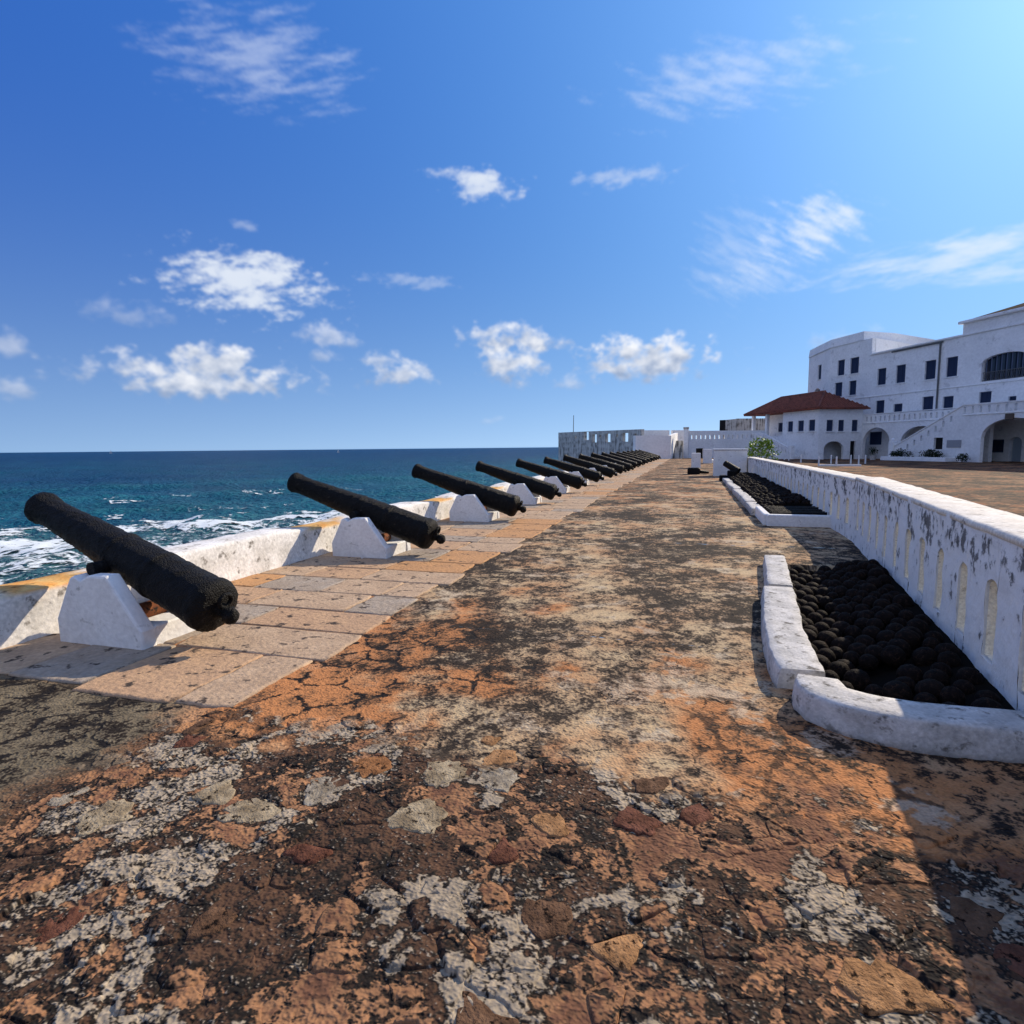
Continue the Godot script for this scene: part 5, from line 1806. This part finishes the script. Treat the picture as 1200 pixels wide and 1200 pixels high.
	var g0 := o3 + Vector3(-12.2, 8.25, -2.9)
	var g1 := o3 + Vector3(-3.1, 8.25, -2.9)
	var under := Vector3(0, -0.14, 0)
	quad(st, e0, g0, g1, e1); quad(st, e2, g1, g0, e3); tri(st, e3, g0, e0); tri(st, e1, g1, e2)
	quad(st, e0, e1, e1 + under, e0 + under); quad(st, e1, e2, e2 + under, e1 + under); quad(st, e2, e3, e3 + under, e2 + under); quad(st, e3, e0, e0 + under, e3 + under)
	quad(st, e0 + under, e1 + under, e2 + under, e3 + under)
	var roof := obj("roof", done(st), M.tile, t)
	for e in [[e0, g0, g1, e1], [e1, g1, g1, e2]]:
		st = st_new()
		var n := 46 if e[0] == e0 else 20
		for k in n + 1:
			var s := float(k) / n
			var lo: Vector3 = e[0].lerp(e[3], s)
			var up: Vector3 = (e[1] - e[0]) - (e[3] - e[0]).normalized() * (e[1] - e[0]).dot((e[3] - e[0]).normalized())
			# a row climbs straight up the slope until it meets the hip or the ridge
			var along: Vector3 = (e[3] - e[0]).normalized()
			var L: float = e[0].distance_to(e[3])
			var d := s * L
			var a1: float = (e[1] - e[0]).dot(along)
			var a2: float = (e[2] - e[0]).dot(along)
			var f := 1.0
			if d < a1: f = d / a1
			elif d > a2: f = (L - d) / (L - a2)
			if f < 0.02: continue
			tube(st, lo + Vector3(0, 0.02, 0), lo + up * f + Vector3(0, 0.02, 0), 0.09, 0.09, 6, false)
		tag(obj("tile_rows", done(st), M.tile, roof), "", "", "", "stuff")
	for e in [[e1, g1], [e0, g0], [g0, g1]]:
		st = st_new()
		tube(st, e[0] + Vector3(0, 0.05, 0), e[1] + Vector3(0, 0.05, 0), 0.13, 0.13, 8)
		obj("ridge_tiles", done(st), M.tile, roof)
	# stairs down from the veranda, in front of the house
	t = castle_thing("veranda_stairs", Vector3(-8, 0, 1.5), "white flight of stairs with slotted parapet leading to the veranda of the red roofed house", "stairs")
	ops = []
	for k in 7: ops.append({x0 = -0.9 + k * 0.78, x1 = -0.65 + k * 0.78, y0 = 2.28 - k * 0.27, y1 = 2.68 - k * 0.27, rise = 0.1, slope = -0.3})
	for k in 7: ops.append({x0 = -6.8 + k * 0.78, x1 = -6.55 + k * 0.78, y0 = 2.45, y1 = 2.92, rise = 0.1})
	st = st_new()
	wall(st, -8.0, 4.6, -0.3, [Vector2(-8, 3.40), Vector2(-1.6, 3.38), Vector2(4.5, 1.32), Vector2(4.6, 1.3)], 0.3, ops, Transform3D(), 2.0)
	obj("parapet_wall", done(st), M.castle, t)
	for k in 16:
		st = st_new()
		box(st, Vector3(-1.6 + k * 0.38, -0.2, -1.49), Vector3(-1.6 + (k + 1) * 0.38 + 0.02, 2.75 - 0.165 * k, -0.305))
		obj("step", done(st), M.castle, t)
	st = st_new()
	box(st, Vector3(-8.0, 2.6, -1.49), Vector3(-1.62, 2.85, -0.305))
	obj("landing", done(st), M.castle, t)
	st = st_new()
	box(st, Vector3(4.61, -0.3, -0.42), Vector3(5.15, 1.62, 0.12), 0.03)
	obj("newel", done(st), M.castle, t)

func make_courtyard_things() -> void:
	var spots := [[10.56, -78.9], [10.59, -75.5], [10.37, -66.0], [9.95, -54.7], [12.35, -62.2], [11.27, -54.75], [13.97, -62.1], [14.41, -61.2], [15.14, -62.0]]
	var place := ["farthest left, before the veranda stairs", "second from the left, before the veranda stairs", "third from the left, before the house wall", "left end of the low kerb", "before the arched doorway of the house", "on the low kerb before the arched doorway", "before the narrow door of the house", "between the narrow door and the left arch", "rightmost of the row, before the left arch"]
	var st := st_new()
	var rings := []
	for e in [[-0.1, 0.075], [0.0, 0.07], [0.62, 0.06], [0.70, 0.065], [0.76, 0.05], [0.80, 0.01]]:
		var r := PackedVector3Array()
		for k in 12: r.append(Vector3(cos(TAU * k / 12) * e[1], e[0], sin(TAU * k / 12) * e[1]))
		rings.append(r)
	loft(st, rings, true, 0)
	var post := done(st)
	for k in spots.size():
		var o := obj("bollard", post, M.post)
		o.position = Vector3(spots[k][0], -0.06, spots[k][1])
		tag(o, "slim white bollard in the courtyard, " + place[k], "bollard", "white courtyard bollards")
	var t := thing("low_kerb", Vector3(11.5, -0.07, -54.9), "low white kerb in the courtyard before the red roofed house", "kerb")
	st = st_new()
	box(st, Vector3(-1.45, -0.05, -0.15), Vector3(1.6, 0.14, 0.15), 0.02)
	obj("kerb_stone", done(st), M.white, t)

# ------------------------------------------------------------------ everything
func _ready() -> void:
	var cam := Camera3D.new()
	cam.name = "camera"
	add_child(cam)
	cam.position = Vector3(0, 1.7, 0)
	cam.basis = Basis(Vector3.UP, deg_to_rad(16.85)) * Basis(Vector3.RIGHT, -atan(75.5 / 700.0)) * Basis(Vector3.BACK, deg_to_rad(-0.55))
	cam.fov = 2.0 * rad_to_deg(atan(600.0 / 700.0))
	cam.near = 0.05
	cam.far = 60000.0
	cam.current = true
	fine_noise = noise(1, 9.0, 4)
	mid_noise = noise(2, 1.0, 4)
	big_noise = noise(3, 0.05, 3)
	var env := Environment.new()
	env.background_mode = Environment.BG_SKY
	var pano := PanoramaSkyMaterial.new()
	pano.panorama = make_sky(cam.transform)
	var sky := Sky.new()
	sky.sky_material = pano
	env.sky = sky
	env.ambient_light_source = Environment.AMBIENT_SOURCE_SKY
	env.tonemap_mode = Environment.TONE_MAPPER_LINEAR
	env.tonemap_exposure = 1.3
	env.sdfgi_enabled = true
	env.ssao_enabled = true
	env.ssil_enabled = true
	var we := WorldEnvironment.new()
	we.name = "world_environment"
	we.environment = env
	add_child(we)
	var sun := DirectionalLight3D.new()
	sun.name = "sun"
	add_child(sun)
	sun.basis = Basis.looking_at(-SUN_TOWARDS.normalized(), Vector3.UP)
	sun.light_energy = 1.4
	sun.light_color = Color(1.0, 0.93, 0.82)
	sun.light_angular_distance = 0.5
	sun.shadow_enabled = true
	make_materials()
	mould_material()
	make_ground()
	make_sea()
	make_parapet()
	make_slotted_wall()
	make_far_walls()
	make_castle()
	make_terrace_end()
	make_guns()
	make_beds()
	make_courtyard_things()
	sailboat(Vector3(-2320, SEA_LEVEL, -1909), 1.6, 0.7, "tiny white sailboat far out on the horizon at the left")
	sailboat(Vector3(-849, SEA_LEVEL, -1310), 1.0, 0.4, "tiny white sailboat on the sea right of the second cannon muzzle")
